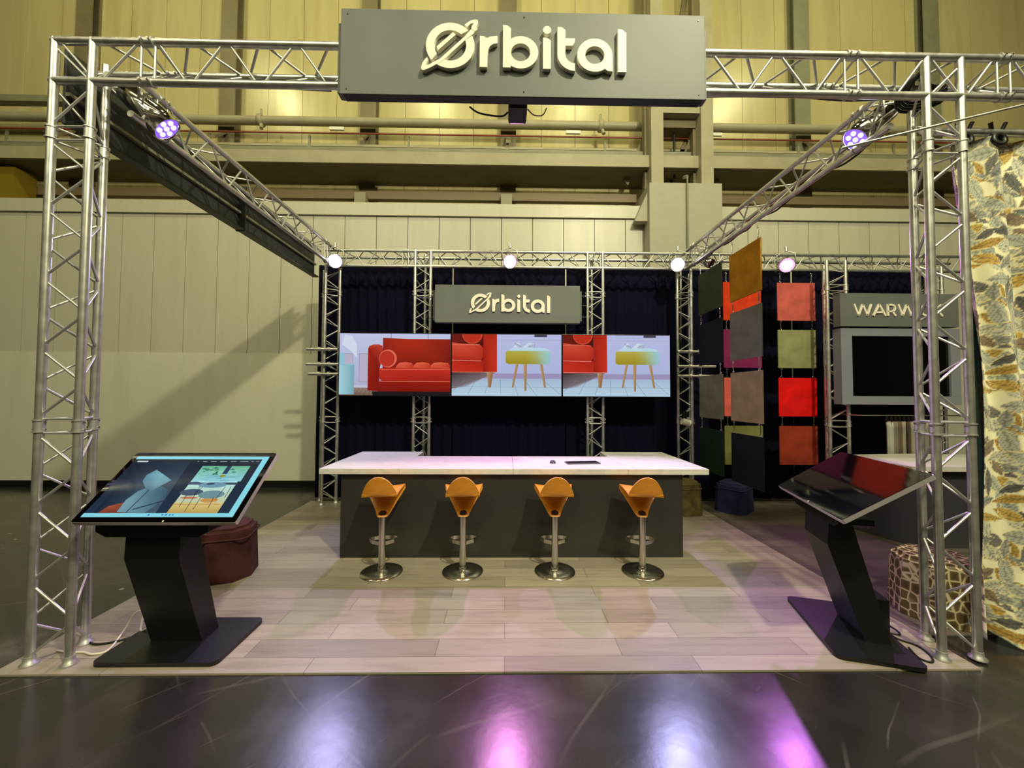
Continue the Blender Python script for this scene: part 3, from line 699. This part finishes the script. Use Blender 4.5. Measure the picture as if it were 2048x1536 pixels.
def make_kiosk(label, loc, rz, lit, yt=.02, zt=1.28, yb=-.385, bx=0, by=0):
    t = thing('touchscreen_kiosk', label, 'kiosk', loc, rz, group='black touchscreen kiosks')
    # base
    bo = []
    for cx, cy, a in ((.34, .20, 0), (-.34, .20, 90), (-.34, -.20, 180), (.34, -.20, 270)): bo += arc(cx, cy, .045, a, a+90, 6)
    MB().prism(bo, (bx, by, 0), X_, Y_, (0, 0, .026), BLACK).build('base_plate', t)
    # leaning pedestal, side outline in y-z
    side = [(-.03, .026), (-.235, .655), (-.225, .84), (-.10, .88), (-.06, .70), (.12, .026)]
    MB().prism(side, (-.25 if lit else -.17, 0, 0), Y_, Z_, (.34, 0, 0), BLACK).build('pedestal', t)
    if not lit: MB().box((-.13, .10, .026), (.03, .19, .26), BLACKS, bev=.004).build('rear_box', t)
    p0 = V((0, yb, .93)); p1 = V((0, yt, zt)); d = (p1-p0); L = d.length; d.normalize(); nn = V((0, -d.z, d.y)).normalized()*1
    nn = V((0, -d.z, d.y))
    fr0 = lambda x, s, h: p0+V((x, 0, 0))+d*s+nn*h
    # head tray under the screen
    M = Matrix((( 1, 0, 0, p0.x), (0, d.y, nn.y, p0.y), (0, d.z, nn.z, p0.z), (0, 0, 0, 1)))
    ty = yb+.09
    MB().prism([(-.37, .885), (-.37, .845), (-.31, .812), (.25, .812), (.31, .845), (.31, .885)], (0, ty, 0), X_, Z_, (0, .2, 0), BLACKS).build('head_tray', t)
    MB().box((-.28, .12, -.10), (.26, .38, -.03), BLACKS, M=M, bev=.006).build('screen_bracket', t)
    x0, x1 = -.43, .535
    ro = []
    for cx, cy, a in ((x1-.015, L-.015, 0), (x0+.015, L-.015, 90), (x0+.015, .015, 180), (x1-.015, .015, 270)): ro += arc(cx, cy, .015, a, a+90, 5)
    m = MB(); m.prism(ro, fr0(0, 0, -.03), X_, d, nn*.026, FRAMEM); sf = m.build('screen_frame', t)
    MB().prism([((x+.0)*.996, .002+y*.993) for x, y in ro], fr0(0, 0, -.004), X_, d, nn*.003, GLASSM).build('screen_glass', sf)
    if lit:
        P = pic_page(); e = .035
        P.build('display', sf, lambda u, v, Ly: fr0(x0+e+u*(x1-x0-2*e), L-e-v*(L-2*e), .0004+.0005*Ly))
    MB().box((.11, -.0005, .006), (.118, .010, .0075), WHITEP, M=M).build('indicator', t)
    return t
FRAMEM = mat('silver_screen_frame', (205, 200, 205), .3, .6)
GLASSM = mat('black_screen_glass', (5, 5, 7), .06, spec=.8)
make_kiosk('black touchscreen kiosk at the front left with a lit web page', (-2.13, 2.71, HB), 0, True, bx=-.045)
make_kiosk('black touchscreen kiosk at the front right with a dark reflecting screen', (2.53, 2.79, HB), R(-106), False, .14, 1.24, -.325, 0, -.05)

# cables and adaptors
zc = HB+.006
t = thing('power_adaptor', 'white plug adaptor block lying behind the left kiosk', 'adaptor', (-2.46, 2.85, HB), R(20))
MB().box((-.055, -.03, 0), (.055, .03, .045), WHITEP, bev=.006).build('body', t)
tag(MB().path([(-2.42, 2.84, .05), (-2.5, 2.80, .06), (-2.56, 2.80, .04), (-2.60, 2.86, .13), (-2.66, 2.86, .12), (-2.68, 2.80, .03), (-2.60, 2.62, zc), (-2.66, 2.58, zc), (-2.74, 2.60, zc), (-2.83, 2.6, zc), (-2.93, 2.62, zc)], .006, mat('white_cable', (226, 220, 206), .5)).build('power_cable'), 'white cable curling over the floor beside the left kiosk', 'cable')
tag(MB().path([(-2.40, 2.9, .1), (-2.46, 2.93, .14), (-2.52, 2.93, .12), (-2.53, 2.90, .05), (-2.46, 2.9, .03), (-2.50, 2.84, zc), (-2.62, 2.72, zc), (-2.74, 2.68, zc), (-2.84, 2.72, zc), (-2.9, 2.76, zc)], .007, RUBBER).build('power_cable'), 'black cable on the planks running from the left kiosk to the column', 'cable')
tag(MB().path([(2.62, 2.95, .26), (2.70, 2.95, .24), (2.76, 2.92, .12), (2.80, 2.86, .03), (2.76, 2.78, zc), (2.74, 2.70, zc), (2.80, 2.62, zc), (2.78, 2.52, zc), (2.72, 2.46, zc), (2.68, 2.50, zc), (2.72, 2.60, zc)], .006, RUBBER).build('power_cable'), 'black cable looping on the planks behind the right kiosk', 'cable')
tag(MB().path([(2.60, 3.0, .2), (2.68, 3.02, .12), (2.74, 3.0, .03), (2.80, 2.94, .02), (2.84, 2.82, zc), (2.80, 2.74, zc), (2.72, 2.80, zc), (2.70, 2.88, .02), (2.66, 2.93, .1)], .005, RUBBER).build('power_cable'), 'thin black cable in a small loop near the right kiosk box', 'cable')

# ------------------------------------------------------------------ poufs
def pouf(name, label, loc, rz, w, d, h, M, facet=.06, seed=1, jitter=.0025, group='fabric covered poufs', seam=True):
    t = thing(name, label, 'pouf', loc, rz, group)
    bm = bmesh.new(); bmesh.ops.create_cube(bm, size=1)
    for v in bm.verts:
        s = 1.0 if v.co.z < 0 else .93
        v.co = V((v.co.x*w*s, v.co.y*d*s, (v.co.z+.5)*h))
    ed = [e for e in bm.edges if abs(e.verts[0].co.z-e.verts[1].co.z) > h*.5]
    bmesh.ops.bevel(bm, geom=ed, offset=facet, segments=1, affect='EDGES')
    bmesh.ops.bevel(bm, geom=[e for e in bm.edges if e.verts[0].co.z > h*.9 and e.verts[1].co.z > h*.9], offset=.03, segments=3, affect='EDGES')
    rnd = random.Random(seed)
    for v in bm.verts:
        if v.co.z > .02: v.co += V((rnd.uniform(-1, 1), rnd.uniform(-1, 1), rnd.uniform(-1, 1)))*jitter
    me = bpy.data.meshes.new('cover'); bm.to_mesh(me); bm.free(); me.materials.append(M)
    o = bpy.data.objects.new('cover', me); COL.objects.link(o); o.parent = t
    if seam:
        MB().path([(sx*w*.5*.945, sy*d*.5*.945, h*.80) for sx, sy in ((-1, -.8), (-.8, -1), (.8, -1), (1, -.8), (1, .8), (.8, 1), (-.8, 1), (-1, .8))], .008, M, closed=True).build('piping', t)
    return t
pouf('faceted_pouf', 'maroon velvet pouf on the floor behind the left kiosk', (-2.62, 3.72, HB), R(18), .46, .46, .47, velvet('maroon_velvet', (76, 40, 40), (48, 22, 24)), facet=.12)
pouf('square_pouf', 'mottled olive brown pouf beside the right end of the counter', (2.53, 5.62, HB), R(4), .55, .4, .47, velvet('olive_velvet', (120, 108, 66), (84, 76, 44), sc=9))
pouf('square_pouf', 'navy blue velvet pouf on the grey planks below the boards', (3.42, 5.75, HB), R(40), .48, .42, .42, velvet('navy_velvet', (44, 50, 92), (30, 34, 68)))
def croc():
    m = mat('reptile_pattern', (90, 74, 50), .4); v = nd(m, 'ShaderNodeTexVoronoi'); v.feature = 'DISTANCE_TO_EDGE'
    v.inputs['Scale'].default_value = 17; v.inputs['Randomness'].default_value = .55
    ln(m, coords(m, (1, 1, .85)), v.inputs['Vector'])
    r = ramp(m, v.outputs['Distance'], [(.03, (204, 190, 156)), (.10, (104, 88, 54)), (.3, (78, 64, 38))])
    ln(m, r.outputs[0], B(m).inputs['Base Color']); return m
pouf('hexagonal_pouf', 'beige and brown reptile patterned pouf behind the right front truss column', (3.40, 3.04, HB), R(22), .54, .48, .45, croc(), facet=.14, jitter=.002, seam=False)

# ------------------------------------------------------------------ fabric boards
def board(label, cx, cy, ztop, facing, M, group, edge=None, w=.6, h=.6, links=True, hang=.15):
    t = thing('fabric_board', label, 'board', (cx, cy, ztop-h), 0 if facing == 'y' else R(90), group)
    MB().box((-w/2, -.009, 0), (w/2, .009, h), M, bev=.002).build('panel', t)
    if links:
        for sx in (-1, 1):
            m = MB(); x = sx*(w/2-.05)
            m.tube((x, 0, h+.03), (x, 0, h+hang-.03), .005, CHROME, n=6)
            m.tube((x, 0, h+.05), (x, 0, h+hang-.05), .008, CHROME, n=6)
            for z in (h+.012, h+hang-.012): m.path([(x+.013*math.cos(a), 0, z+.018*math.sin(a)) for a in [i*math.pi/4 for i in range(8)]], .0035, CHROME, n=5, closed=True)
            m.build('hanging_link', t)
    return t
ZT = [3.52, 2.755, 2.005, 1.235]
ZT = [3.50, 2.755, 2.0, 1.25]
colsA = [('dark olive green', velvet('dark_olive_fabric', (62, 66, 44))), ('black navy', velvet('black_navy_fabric', (18, 19, 34))), ('greyish taupe', velvet('grey_taupe_fabric', (128, 122, 104))), ('very dark bottle green', velvet('bottle_green_fabric', (18, 44, 28)))]
colsB = [('mustard yellow', velvet('mustard_fabric', (186, 128, 14))), ('mid grey', velvet('mid_grey_fabric', (122, 120, 116))), ('warm taupe', velvet('warm_taupe_fabric', (170, 146, 126))), ('blackish navy', velvet('ink_fabric', (20, 20, 36)))]
colsC = [('orange red', velvet('orange_red_fabric', (224, 60, 20))), ('magenta plum', velvet('plum_fabric', (132, 34, 92))), ('coral pink', velvet('coral_fabric', (236, 104, 96))), ('sage olive', velvet('sage_olive_fabric', (128, 132, 76)))]
colsD = [('dusty rose pink', velvet('rose_fabric', (216, 100, 92))), ('pale sage green', velvet('pale_sage_fabric', (156, 158, 112))), ('bright red', velvet('bright_red_fabric', (250, 14, 14))), ('rust brown', velvet('rust_fabric', (166, 60, 38)))]
POS = ['top', 'second', 'third', 'bottom']
for k in range(4):
    z = ZT[k]
    board(colsA[k][0]+' fabric board, %s in the sideways column nearer the back' % POS[k], 2.86, 5.33, z, 'x', colsA[k][1], 'fabric boards hung under the right side beam')
    board(colsB[k][0]+' fabric board, %s in the sideways column nearer the camera' % POS[k], 2.86, 4.54, z, 'x', colsB[k][1], 'fabric boards hung under the right side beam')
    board(colsC[k][0]+' front facing fabric board, %s in the partly hidden column' % POS[k], 3.70, 5.95, z, 'y', colsC[k][1], 'front facing fabric boards', hang=.155)
    board(colsD[k][0]+' front facing fabric board, %s in the fully visible column' % POS[k], 4.56, 5.95, z, 'y', colsD[k][1], 'front facing fabric boards', hang=.155)
for k, (z, c, nm) in enumerate(((2.62, (20, 122, 176), 'bright blue'), (1.9, (46, 74, 132), 'denim blue'), (3.32, (10, 22, 48), 'midnight blue'))):
    board(nm+' fabric board at the far right edge beside the floral drape', 6.98, 5.5, z, 'y', velvet(nm.replace(' ', '_')+'_fabric', c), 'blue fabric boards by the floral drape', links=False)

# ------------------------------------------------------------------ next stand
t = thing('wall_sign', 'grey sign reading WARWICK on the next stand, behind the right column', 'sign', (4.76, 5.38, 2.715))
W_ = 1.72
MB().box((0, 0, 0), (W_, .12, .475), GREY, bev=.002).build('face_box', t)
def stroke(m, x0, z0, x1, z1, w, o):
    d = math.hypot(x1-x0, z1-z0); nx, nz = -(z1-z0)/d*w/2, (x1-x0)/d*w/2
    m.prism([(x0+nx, z0+nz), (x1+nx, z1+nz), (x1-nx, z1-nz), (x0-nx, z0-nz)], o, X_, Z_, (0, -.02, 0), LETTER)
GL = {'W': (1.5, [(0, 1, .36, 0), (.36, 0, .75, .98), (.75, .98, 1.14, 0), (1.14, 0, 1.5, 1)]), 'A': (1.05, [(0, 0, .52, 1), (.52, 1, 1.05, 0), (.2, .3, .85, .3)]),
      'R': (.78, [(0.05, 0, .05, 1), (.05, .96, .42, .96), (.42, .96, .62, .88), (.62, .88, .68, .68), (.68, .68, .62, .48), (.62, .48, .42, .38), (.42, .38, .05, .38), (.40, .38, .72, 0)]),
      'I': (.1, [(.05, 0, .05, 1)]), 'C': (.95, [(.92, .84, .72, .96), (.72, .96, .5, .98), (.5, .98, .22, .86), (.22, .86, .06, .62), (.06, .62, .06, .38), (.06, .38, .22, .14), (.22, .14, .5, .02), (.5, .02, .72, .04), (.72, .04, .92, .16)]),
      'K': (.8, [(.05, 0, .05, 1), (.05, .34, .72, 1), (.3, .58, .78, 0)])}
x = .19; hs = .165
for ch in 'WARWICK':
    w, ss = GL[ch]; m = MB()
    for s in ss: stroke(m, s[0]*hs, s[1]*hs, s[2]*hs, s[3]*hs, .023, (x, 0, .15))
    m.build('letter_'+ch.lower(), t); x += (w+.18)*hs
t = thing('framed_screen', 'switched off black screen in a wide grey frame below the WARWICK sign', 'screen', (4.78, 5.40, 1.60))
FW, FH = 1.73, 1.09
for a, b in (((0, 0), (FW, .12)), ((0, FH-.11), (FW, FH)), ((0, .12), (.16, FH-.11)), ((FW-.14, .12), (FW, FH-.11))):
    MB().box((a[0], 0, a[1]), (b[0], .14, b[1]), GREYB, bev=.002).build('frame_rail', t)
MB().box((.15, .03, .11), (FW-.13, .08, FH-.1), GLASSM).build('display', t)
# rail with fabric samples
t = thing('hanging_rail', 'thin metal rail below the framed screen on the next stand', 'rail', (5.0, 5.35, 1.45))
MB().tube((0, 0, 0), (1.75, 0, 0), .012, STEEL, n=8).build('bar', t)
for x in (0, 1.75): MB().tube((x, 0, 0), (x, .3, 0), .012, STEEL, n=8).build('end_arm', t)
shades = [(196, 196, 190), (150, 142, 132), (120, 104, 92), (176, 168, 156), (98, 84, 76), (188, 182, 170), (140, 130, 120), (112, 100, 90), (170, 166, 160), (128, 112, 100), (190, 186, 176), (104, 94, 88)]
for k in range(12):
    sm_ = velvet('sample_fabric', shades[k], sc=3)
    xx = 5.33+k*.062
    o = MB()
    vs = []; n = 8
    for j in range(9):
        for i in range(n+1):
            vs.append((xx+.055*i/n, 5.30+.035*math.sin(i*1.5+k), 1.36-.62*j/8-.01*math.sin(i)))
    o.add(vs, [(j*(n+1)+i, (j+1)*(n+1)+i, (j+1)*(n+1)+i+1, j*(n+1)+i+1) for j in range(8) for i in range(n)], sm_, True)
    th = thing('fabric_sample', 'fabric length hanging from the thin rail, %s from the rail\'s left end' % ['first', 'second', 'third', 'fourth', 'fifth', 'sixth', 'seventh', 'eighth', 'ninth', 'tenth', 'eleventh', 'twelfth'][k], 'fabric', group='fabric samples on the hanging rail')
    q = o.build('cloth', th); q.modifiers.new('t', 'SOLIDIFY').thickness = .004
    MB().box((xx+.012, 5.34, 1.34), (xx+.045, 5.36, 1.465), BLACK).build('clip', th)
t = thing('display_counter', 'white topped counter with purple grey front on the next stand', 'counter', (4.6, 4.3, .011))
CP = mat('slate_counter_panel', (64, 62, 72), .45)
MB().prism([(0.05, 0), (3.2, 0), (3.2, .62), (-.12, .62)], (0, 0, 0), X_, Y_, (0, 0, .87), CP).build('body', t)
MB().prism([(-.1, -.08), (3.3, -.08), (3.3, .70), (.9, .9), (-.22, .78)], (0, 0, .87), X_, Y_, (0, 0, .055), TOP).build('worktop', t)
t = thing('white_can', 'small white cylinder fixed to the back right truss column', 'lamp', (2.80, 5.98, 1.28))
MB().tube((-.05, 0, .04), (.07, 0, 0), .055, WHITEP, n=18).build('housing', t)
MB().tube((-.01, .0, .08), (-.01, 0, .19), .035, BLACKS, n=14).build('lens_barrel', t)

# ------------------------------------------------------------------ floral drape
def floral(U, Vv):
    """fabric colour at cloth coordinates in metres; repeat .62 x .9"""
    U = np.mod(U, .62); Vv = np.mod(Vv, .9)
    base = np.array(lin((240, 234, 200))); col = np.tile(base, (U.size, 1)).reshape(U.shape+(3,))
    rnd = random.Random(5)
    leaves = []
    pal = [(158, 158, 150), (118, 114, 110), (182, 184, 170), (200, 164, 80), (150, 152, 144), (140, 120, 96), (92, 90, 88), (166, 170, 160), (182, 144, 66), (196, 194, 174), (130, 134, 130), (206, 204, 186)]
    for k in range(105):
        leaves.append((rnd.uniform(0, .62), rnd.uniform(0, .9), rnd.uniform(0, math.pi*2), rnd.uniform(.06, .13), rnd.uniform(.028, .05), pal[rnd.randrange(len(pal))]))
    for (cx, cy, a, L, W, c) in leaves:
        c1 = np.array(lin(c)); c2 = np.array(lin(tuple(int(q*.72) for q in c)))
        du = np.mod(U-cx+.31, .62)-.31; dv = np.mod(Vv-cy+.45, .9)-.45
        p = du*math.cos(a)+dv*math.sin(a); q = -du*math.sin(a)+dv*math.cos(a)
        s = p/L
        half = W*np.clip(1-s*s, 0, 1)*(1+.35*s)
        ins = (np.abs(s) < 1) & (np.abs(q) < half)
        vein = (np.abs(q) < .0035) | (np.mod(p*1.0+np.abs(q)*1.3, .024) < .006)
        rim = ins & (np.abs(q) > half-.004)
        col[ins] = c1; col[ins & vein] = c2; col[rim] = np.array(lin((226, 214, 160)))
    return col
def cloth_mat(name):
    m = mat(name, (200, 190, 150), .75, sheen=.3)
    a = nd(m, 'ShaderNodeVertexColor'); a.layer_name = 'print'; ln(m, a.outputs[0], B(m).inputs['Base Color'])
    return m
def printed_cloth(name, label, nx, nz, pos, uv, tint, group):
    us = np.linspace(0, 1, nx); vs_ = np.linspace(0, 1, nz)
    verts = [tuple(pos(u, v)) for v in vs_ for u in us]
    faces = [(j*nx+i, j*nx+i+1, (j+1)*nx+i+1, (j+1)*nx+i) for j in range(nz-1) for i in range(nx-1)]
    me = bpy.data.meshes.new(name); me.from_pydata(verts, [], faces)
    G = np.array([[uv(u, v) for u in us] for v in vs_])
    c = floral(G[..., 0], G[..., 1]); c = tint(c, G)
    ca = me.color_attributes.new('print', 'FLOAT_COLOR', 'POINT')
    flat = np.concatenate([c.reshape(-1, 3), np.ones((nx*nz, 1))], 1).astype(np.float32)
    ca.data.foreach_set('color', flat.ravel())
    me.materials.append(cloth_mat(name+'_print')); me.polygons.foreach_set('use_smooth', [True]*len(faces)); me.update()
    o = bpy.data.objects.new(name, me); COL.objects.link(o)
    s = o.modifiers.new('t', 'SOLIDIFY'); s.thickness = .004
    return tag(o, label, 'drape', group)
def posA(u, v):
    x = 3.20+.2*math.sin(math.pi*.76*(1-v))*(1-u)+u*1.0; z = .05+v*3.5
    flare = max(0, .5-z)*.3
    y = 2.66+.045*math.sin(u*1.1*2*math.pi/.34+.5*math.sin(z*1.1))+.015*math.sin(u*40+z*2)+flare*math.sin(u*17)*.5-flare*.3
    x = x-.16*(1-u)*math.exp(-((z-3.1)/.5)**2)*.0+.03*math.sin(z*1.3)*(1-u)-.05*(1-v)*(1-u)
    if z < .35: y += .05*math.sin(u*30)*(.35-z)/.35; z = max(.02, z+.04*math.sin(u*23)*(.35-z)/.35)
    return x, y, z
printed_cloth('floral_drape', 'cream drape with grey and gold leaf print hanging beside the right column', 150, 420, posA, lambda u, v: (u*1.25, v*3.5), lambda c, G: c, 'printed drapes at the right edge')
def posB(u, v):
    z = .04+v*2.7; x = 3.42+u*.17-.06*max(0, v-.6)+.02*math.sin(z*2)
    y = 2.76+.015*math.sin(u*20+z)+.05*u
    return x, y, z
def tealt(c, G):
    f = .5+.5*np.sin(G[..., 1]*5.1+2*np.sin(G[..., 0]*11)); t1 = np.array(lin((30, 84, 92))); t2 = np.array(lin((70, 92, 74)))
    t = t1*f[..., None]+t2*(1-f[..., None]); return np.where(c.mean(-1, keepdims=True) > .45, t*.9, t*.6+c*.05)
printed_cloth('teal_drape', 'darker teal and green printed drape just left of the cream one', 40, 360, posB, lambda u, v: (u*.3, v*3.1), tealt, 'printed drapes at the right edge')
for k, x in enumerate((3.22, 3.46, 3.75)):
    t = thing('spring_clamp', 'black spring clamp on the floral drape, '+['nearest the right column', 'middle one of the three', 'nearest the right edge'][k], 'clamp', (x, 2.60, 3.52), group='clamps on the floral drape')
    MB().lathe([(.05, -.012), (.055, 0), (.05, .012), (.025, .012), (.025, -.012)], BLACK, M=Matrix.Rotation(R(80), 4, 'X'), n=20).build('jaw', t)
    MB().tube((-.02, .02, .03), (-.06, .0, .12), .012, BLACK).tube((.02, .02, .03), (.05, .0, .12), .012, BLACK).build('handle', t)
tag(MB().tube((3.0, 2.62, 3.58), (4.6, 2.62, 3.58), .024, ALU, n=12).build('drape_rail'), 'aluminium tube carrying the floral drape, right of the column', 'rail')
tag(MB().tube((2.2, 2.45, 3.34), (3.75, 2.2, 3.62), .008, ALU, n=8).build('support_rod'), 'thin metal rod sloping past the right par lamp and column', 'rod')

# ------------------------------------------------------------------ lamps
def lens_mat(name, c, s): return emit(name, c, s)
HOT = emit('lamp_core', (255, 240, 255), 8)
def par_can(label, pos, d, lens_c, strength, size=.1, group='chrome par lamps', body=.26, yoke=True, leds=False):
    d = V(d).normalized()
    t = thing('par_lamp', label, 'lamp', pos, group=group)
    Q = d.to_track_quat('Z', 'Y').to_matrix().to_4x4()
    MB().lathe([(size*.35, -body), (size*.8, -body*.92), (size*.88, -body*.5), (size, -body*.35), (size*1.02, 0), (size*.95, 0), (size*.93, -.02)], CHROME, M=Q, n=28, endcap=False).build('can', t)
    LENS = MB().lathe([(0.0001, -.012), (size*.935, -.012)], lens_mat('lens_'+label[:12], lens_c, strength), M=Q, n=28).build('lens', t)
    if 'glowing' in label:
        MB().lathe([(0.0001, -.008), (size*.72, -.008), (size*.72, -.011)], HOT, M=Q, n=24).build('bulb_core', LENS)
    if leds:
        lm = emit('led_dot', (250, 245, 255), 14)
        for k in range(7):
            a = k*math.pi/3; rr = 0 if k == 6 else size*.55
            MB().lathe([(0.0001, -.006), (size*.17, -.006), (size*.17, -.011)], lm, M=Q @ Matrix.Translation((rr*math.cos(a), rr*math.sin(a), 0)), n=12).build('led', LENS)
    if yoke:
        sd = d.cross(V((0, 0, 1))).normalized()
        c0 = -d*body*.5
        YK = MB().path([c0+sd*size*1.12, c0+sd*size*1.12+V((0, 0, size*1.5)), c0+sd*size*.2+V((0, 0, size*1.9)), c0-sd*size*.2+V((0, 0, size*1.9)), c0-sd*size*1.12+V((0, 0, size*1.5)), c0-sd*size*1.12], .008, ALU2, n=6).build('yoke', t)
        MB().tube(c0+V((0, 0, size*1.9)), c0+V((0, 0, size*1.9+.07)), .02, ALU2, n=10).build('hook_clamp', YK)
    return t
def spot(name, loc, target, col, power, ang, blend=.3, r=.05):
    l = bpy.data.lights.new(name, 'SPOT'); l.color = lin(col); l.energy = power; l.spot_size = R(ang); l.spot_blend = blend; l.shadow_soft_size = r
    o = bpy.data.objects.new(name, l); COL.objects.link(o); o.location = loc
    o.rotation_euler = (V(target)-V(loc)).to_track_quat('-Z', 'Y').to_euler(); return o
back = [((-2.62, 5.86, 3.74), (-.6, 2.0, 0), (196, 190, 255), 3.2, 280, 'glowing bluish white par lamp at the back left corner'),
        ((.05, 5.86, 3.76), (.2, 1.2, 0), (255, 160, 248), 2.4, 280, 'glowing magenta par lamp above the small grey sign'),
        ((2.62, 5.80, 3.72), (.3, 1.6, 0), (190, 188, 255), 3.2, 330, 'glowing bluish white par lamp at the back right corner'),
        ((4.30, 5.78, 3.72), (2.6, 1.6, 0), (225, 130, 255), 2.4, 190, 'glowing violet par lamp above the front facing boards')]
for p, tg, c, es, pw, lb in back:
    d = (V(tg)-V(p)).normalized()
    par_can(lb, p, (V((0, 0, 1.7))-V(p)).normalized()*.6+d*.4, c, es, size=.105, body=.2, group='lamps along the back beam')
    spot('spot_light', V(p)+d*.06, tg, c, pw, 64 if 2 < p[0] < 3 else 84, .5)
par_can('chrome par lamp with violet lens under the left side beam', (-2.60, 2.93, 3.72), (.62, .25, -.62), (120, 80, 255), 1.6, size=.1, body=.36, leds=True, group='par lamps under the side beams')
par_can('chrome par lamp with violet lens under the right side beam', (2.80, 3.0, 3.77), (-.66, .1, -.62), (120, 80, 255), 1.6, size=.1, body=.36, leds=True, group='par lamps under the side beams')
spot('spot_light', (-2.57, 2.95, 3.66), (1.5, 5.5, 1.2), (210, 190, 255), 25, 50, .4)
spot('spot_light', (2.66, 3.02, 3.68), (-1.5, 5.5, 1.2), (210, 190, 255), 25, 50, .4)
par_can('unlit chrome par can behind the back right corner of the truss', (3.12, 5.75, 3.72), (.4, -.5, -.5), (60, 60, 60), .05, size=.07, body=.2, group='chrome par lamps')
# coils of cable in the front right corner
t = thing('cable_coil', 'coil of black cable lying in the truss above the right front column', 'cable', (2.95, 2.6, 3.9))
for k in range(5):
    rr = .11+.012*k
    MB().path([(rr*math.cos(a)+.01*k, .05*math.sin(a*2)+.02*k, rr*.75*math.sin(a)) for a in [i*math.pi/10 for i in range(20)]], .009, RUBBER, n=6, closed=True).build('loop', t)
tag(MB().path([(1.2, 2.58, 3.77), (1.6, 2.56, 3.765), (2.0, 2.57, 3.775), (2.4, 2.58, 3.765), (2.8, 2.58, 3.80)], .007, RUBBER).build('power_cable'), 'black cable lying on the front beam right of the sign', 'cable')
tag(MB().path([(-2.75, 2.6, 3.80), (-2.3, 2.58, 3.79), (-1.8, 2.56, 3.775), (-1.2, 2.58, 3.77)], .006, RUBBER).build('power_cable'), 'black cable lying on the front beam left of the sign', 'cable')
tag(MB().path([(-2.78+.02*math.sin(i*.9), 2.9+i*.12, 3.74+.015*math.sin(i*1.7)) for i in range(26)], .009, RUBBER).build('power_cable'), 'black cable tied along the left side beam', 'cable')
tag(MB().path([(2.93+.02*math.sin(i*.9), 2.9+i*.12, 3.75+.015*math.sin(i*1.7)) for i in range(26)], .009, RUBBER).build('power_cable'), 'black cable tied along the right side beam', 'cable')
# red chalk scribble on the floor
RED = mat('red_chalk', (150, 48, 34), .8)
pts = [(-3.02+.012*math.cos(i*1.1)*(3+i % 3)-i*.012, 2.33+.02*math.sin(i*1.9)-.0*i, .003) for i in range(26)]
tag(MB().path(pts, .0035, RED, n=5).build('chalk_mark'), 'red scribble marked on the dark floor at the left corner of the planks', 'floor mark')

# ------------------------------------------------------------------ hall light
w = bpy.data.worlds.new('hall'); SC.world = w; w.use_nodes = True
w.node_tree.nodes['Background'].inputs[0].default_value = (1, .9, .55, 1); w.node_tree.nodes['Background'].inputs[1].default_value = .0
WARM = (252, 246, 200)
def area(loc, target, sx, sy, power, col=WARM):
    l = bpy.data.lights.new('hall_lamp', 'AREA'); l.shape = 'RECTANGLE'; l.size = sx; l.size_y = sy; l.energy = power; l.color = lin(col)
    o = bpy.data.objects.new('hall_lamp', l); COL.objects.link(o); o.location = loc
    o.rotation_euler = (V(target)-V(loc)).to_track_quat('-Z', 'Y').to_euler(); return o
area((3.2, -1.8, 8.6), (-1, 4, 0), .35, .35, 640)
area((0, -3, 11.5), (0, 2, 0), 16, 5, 520)
for x in (-7.5, -2.4, 2.2, 7.4): area((x, 3.2, 11.6), (x, 8, 7), .6, .6, 120, (250, 243, 176))
area((-5, -5, 9), (0, 5, 2), 6, 3, 340)
area((5, -5, 9), (0, 5, 2), 6, 3, 240)

# ------------------------------------------------------------------ camera
cd = bpy.data.cameras.new('camera'); cam = bpy.data.objects.new('camera', cd); COL.objects.link(cam)
cd.sensor_width = 36; cd.lens = 770/2048*36; cd.clip_start = .05; cd.clip_end = 100
yaw, pit, roll = R(.9), R(1.75), .005
f = V((math.sin(yaw)*math.cos(pit), math.cos(yaw)*math.cos(pit), math.sin(pit)))
r = f.cross(V((0, 0, 1))).normalized(); u = r.cross(f)
r, u = r*math.cos(roll)+u*math.sin(roll), -r*math.sin(roll)+u*math.cos(roll)
cam.matrix_world = Matrix(((r.x, u.x, -f.x, 0), (r.y, u.y, -f.y, 0), (r.z, u.z, -f.z, 1.70), (0, 0, 0, 1)))
SC.camera = cam
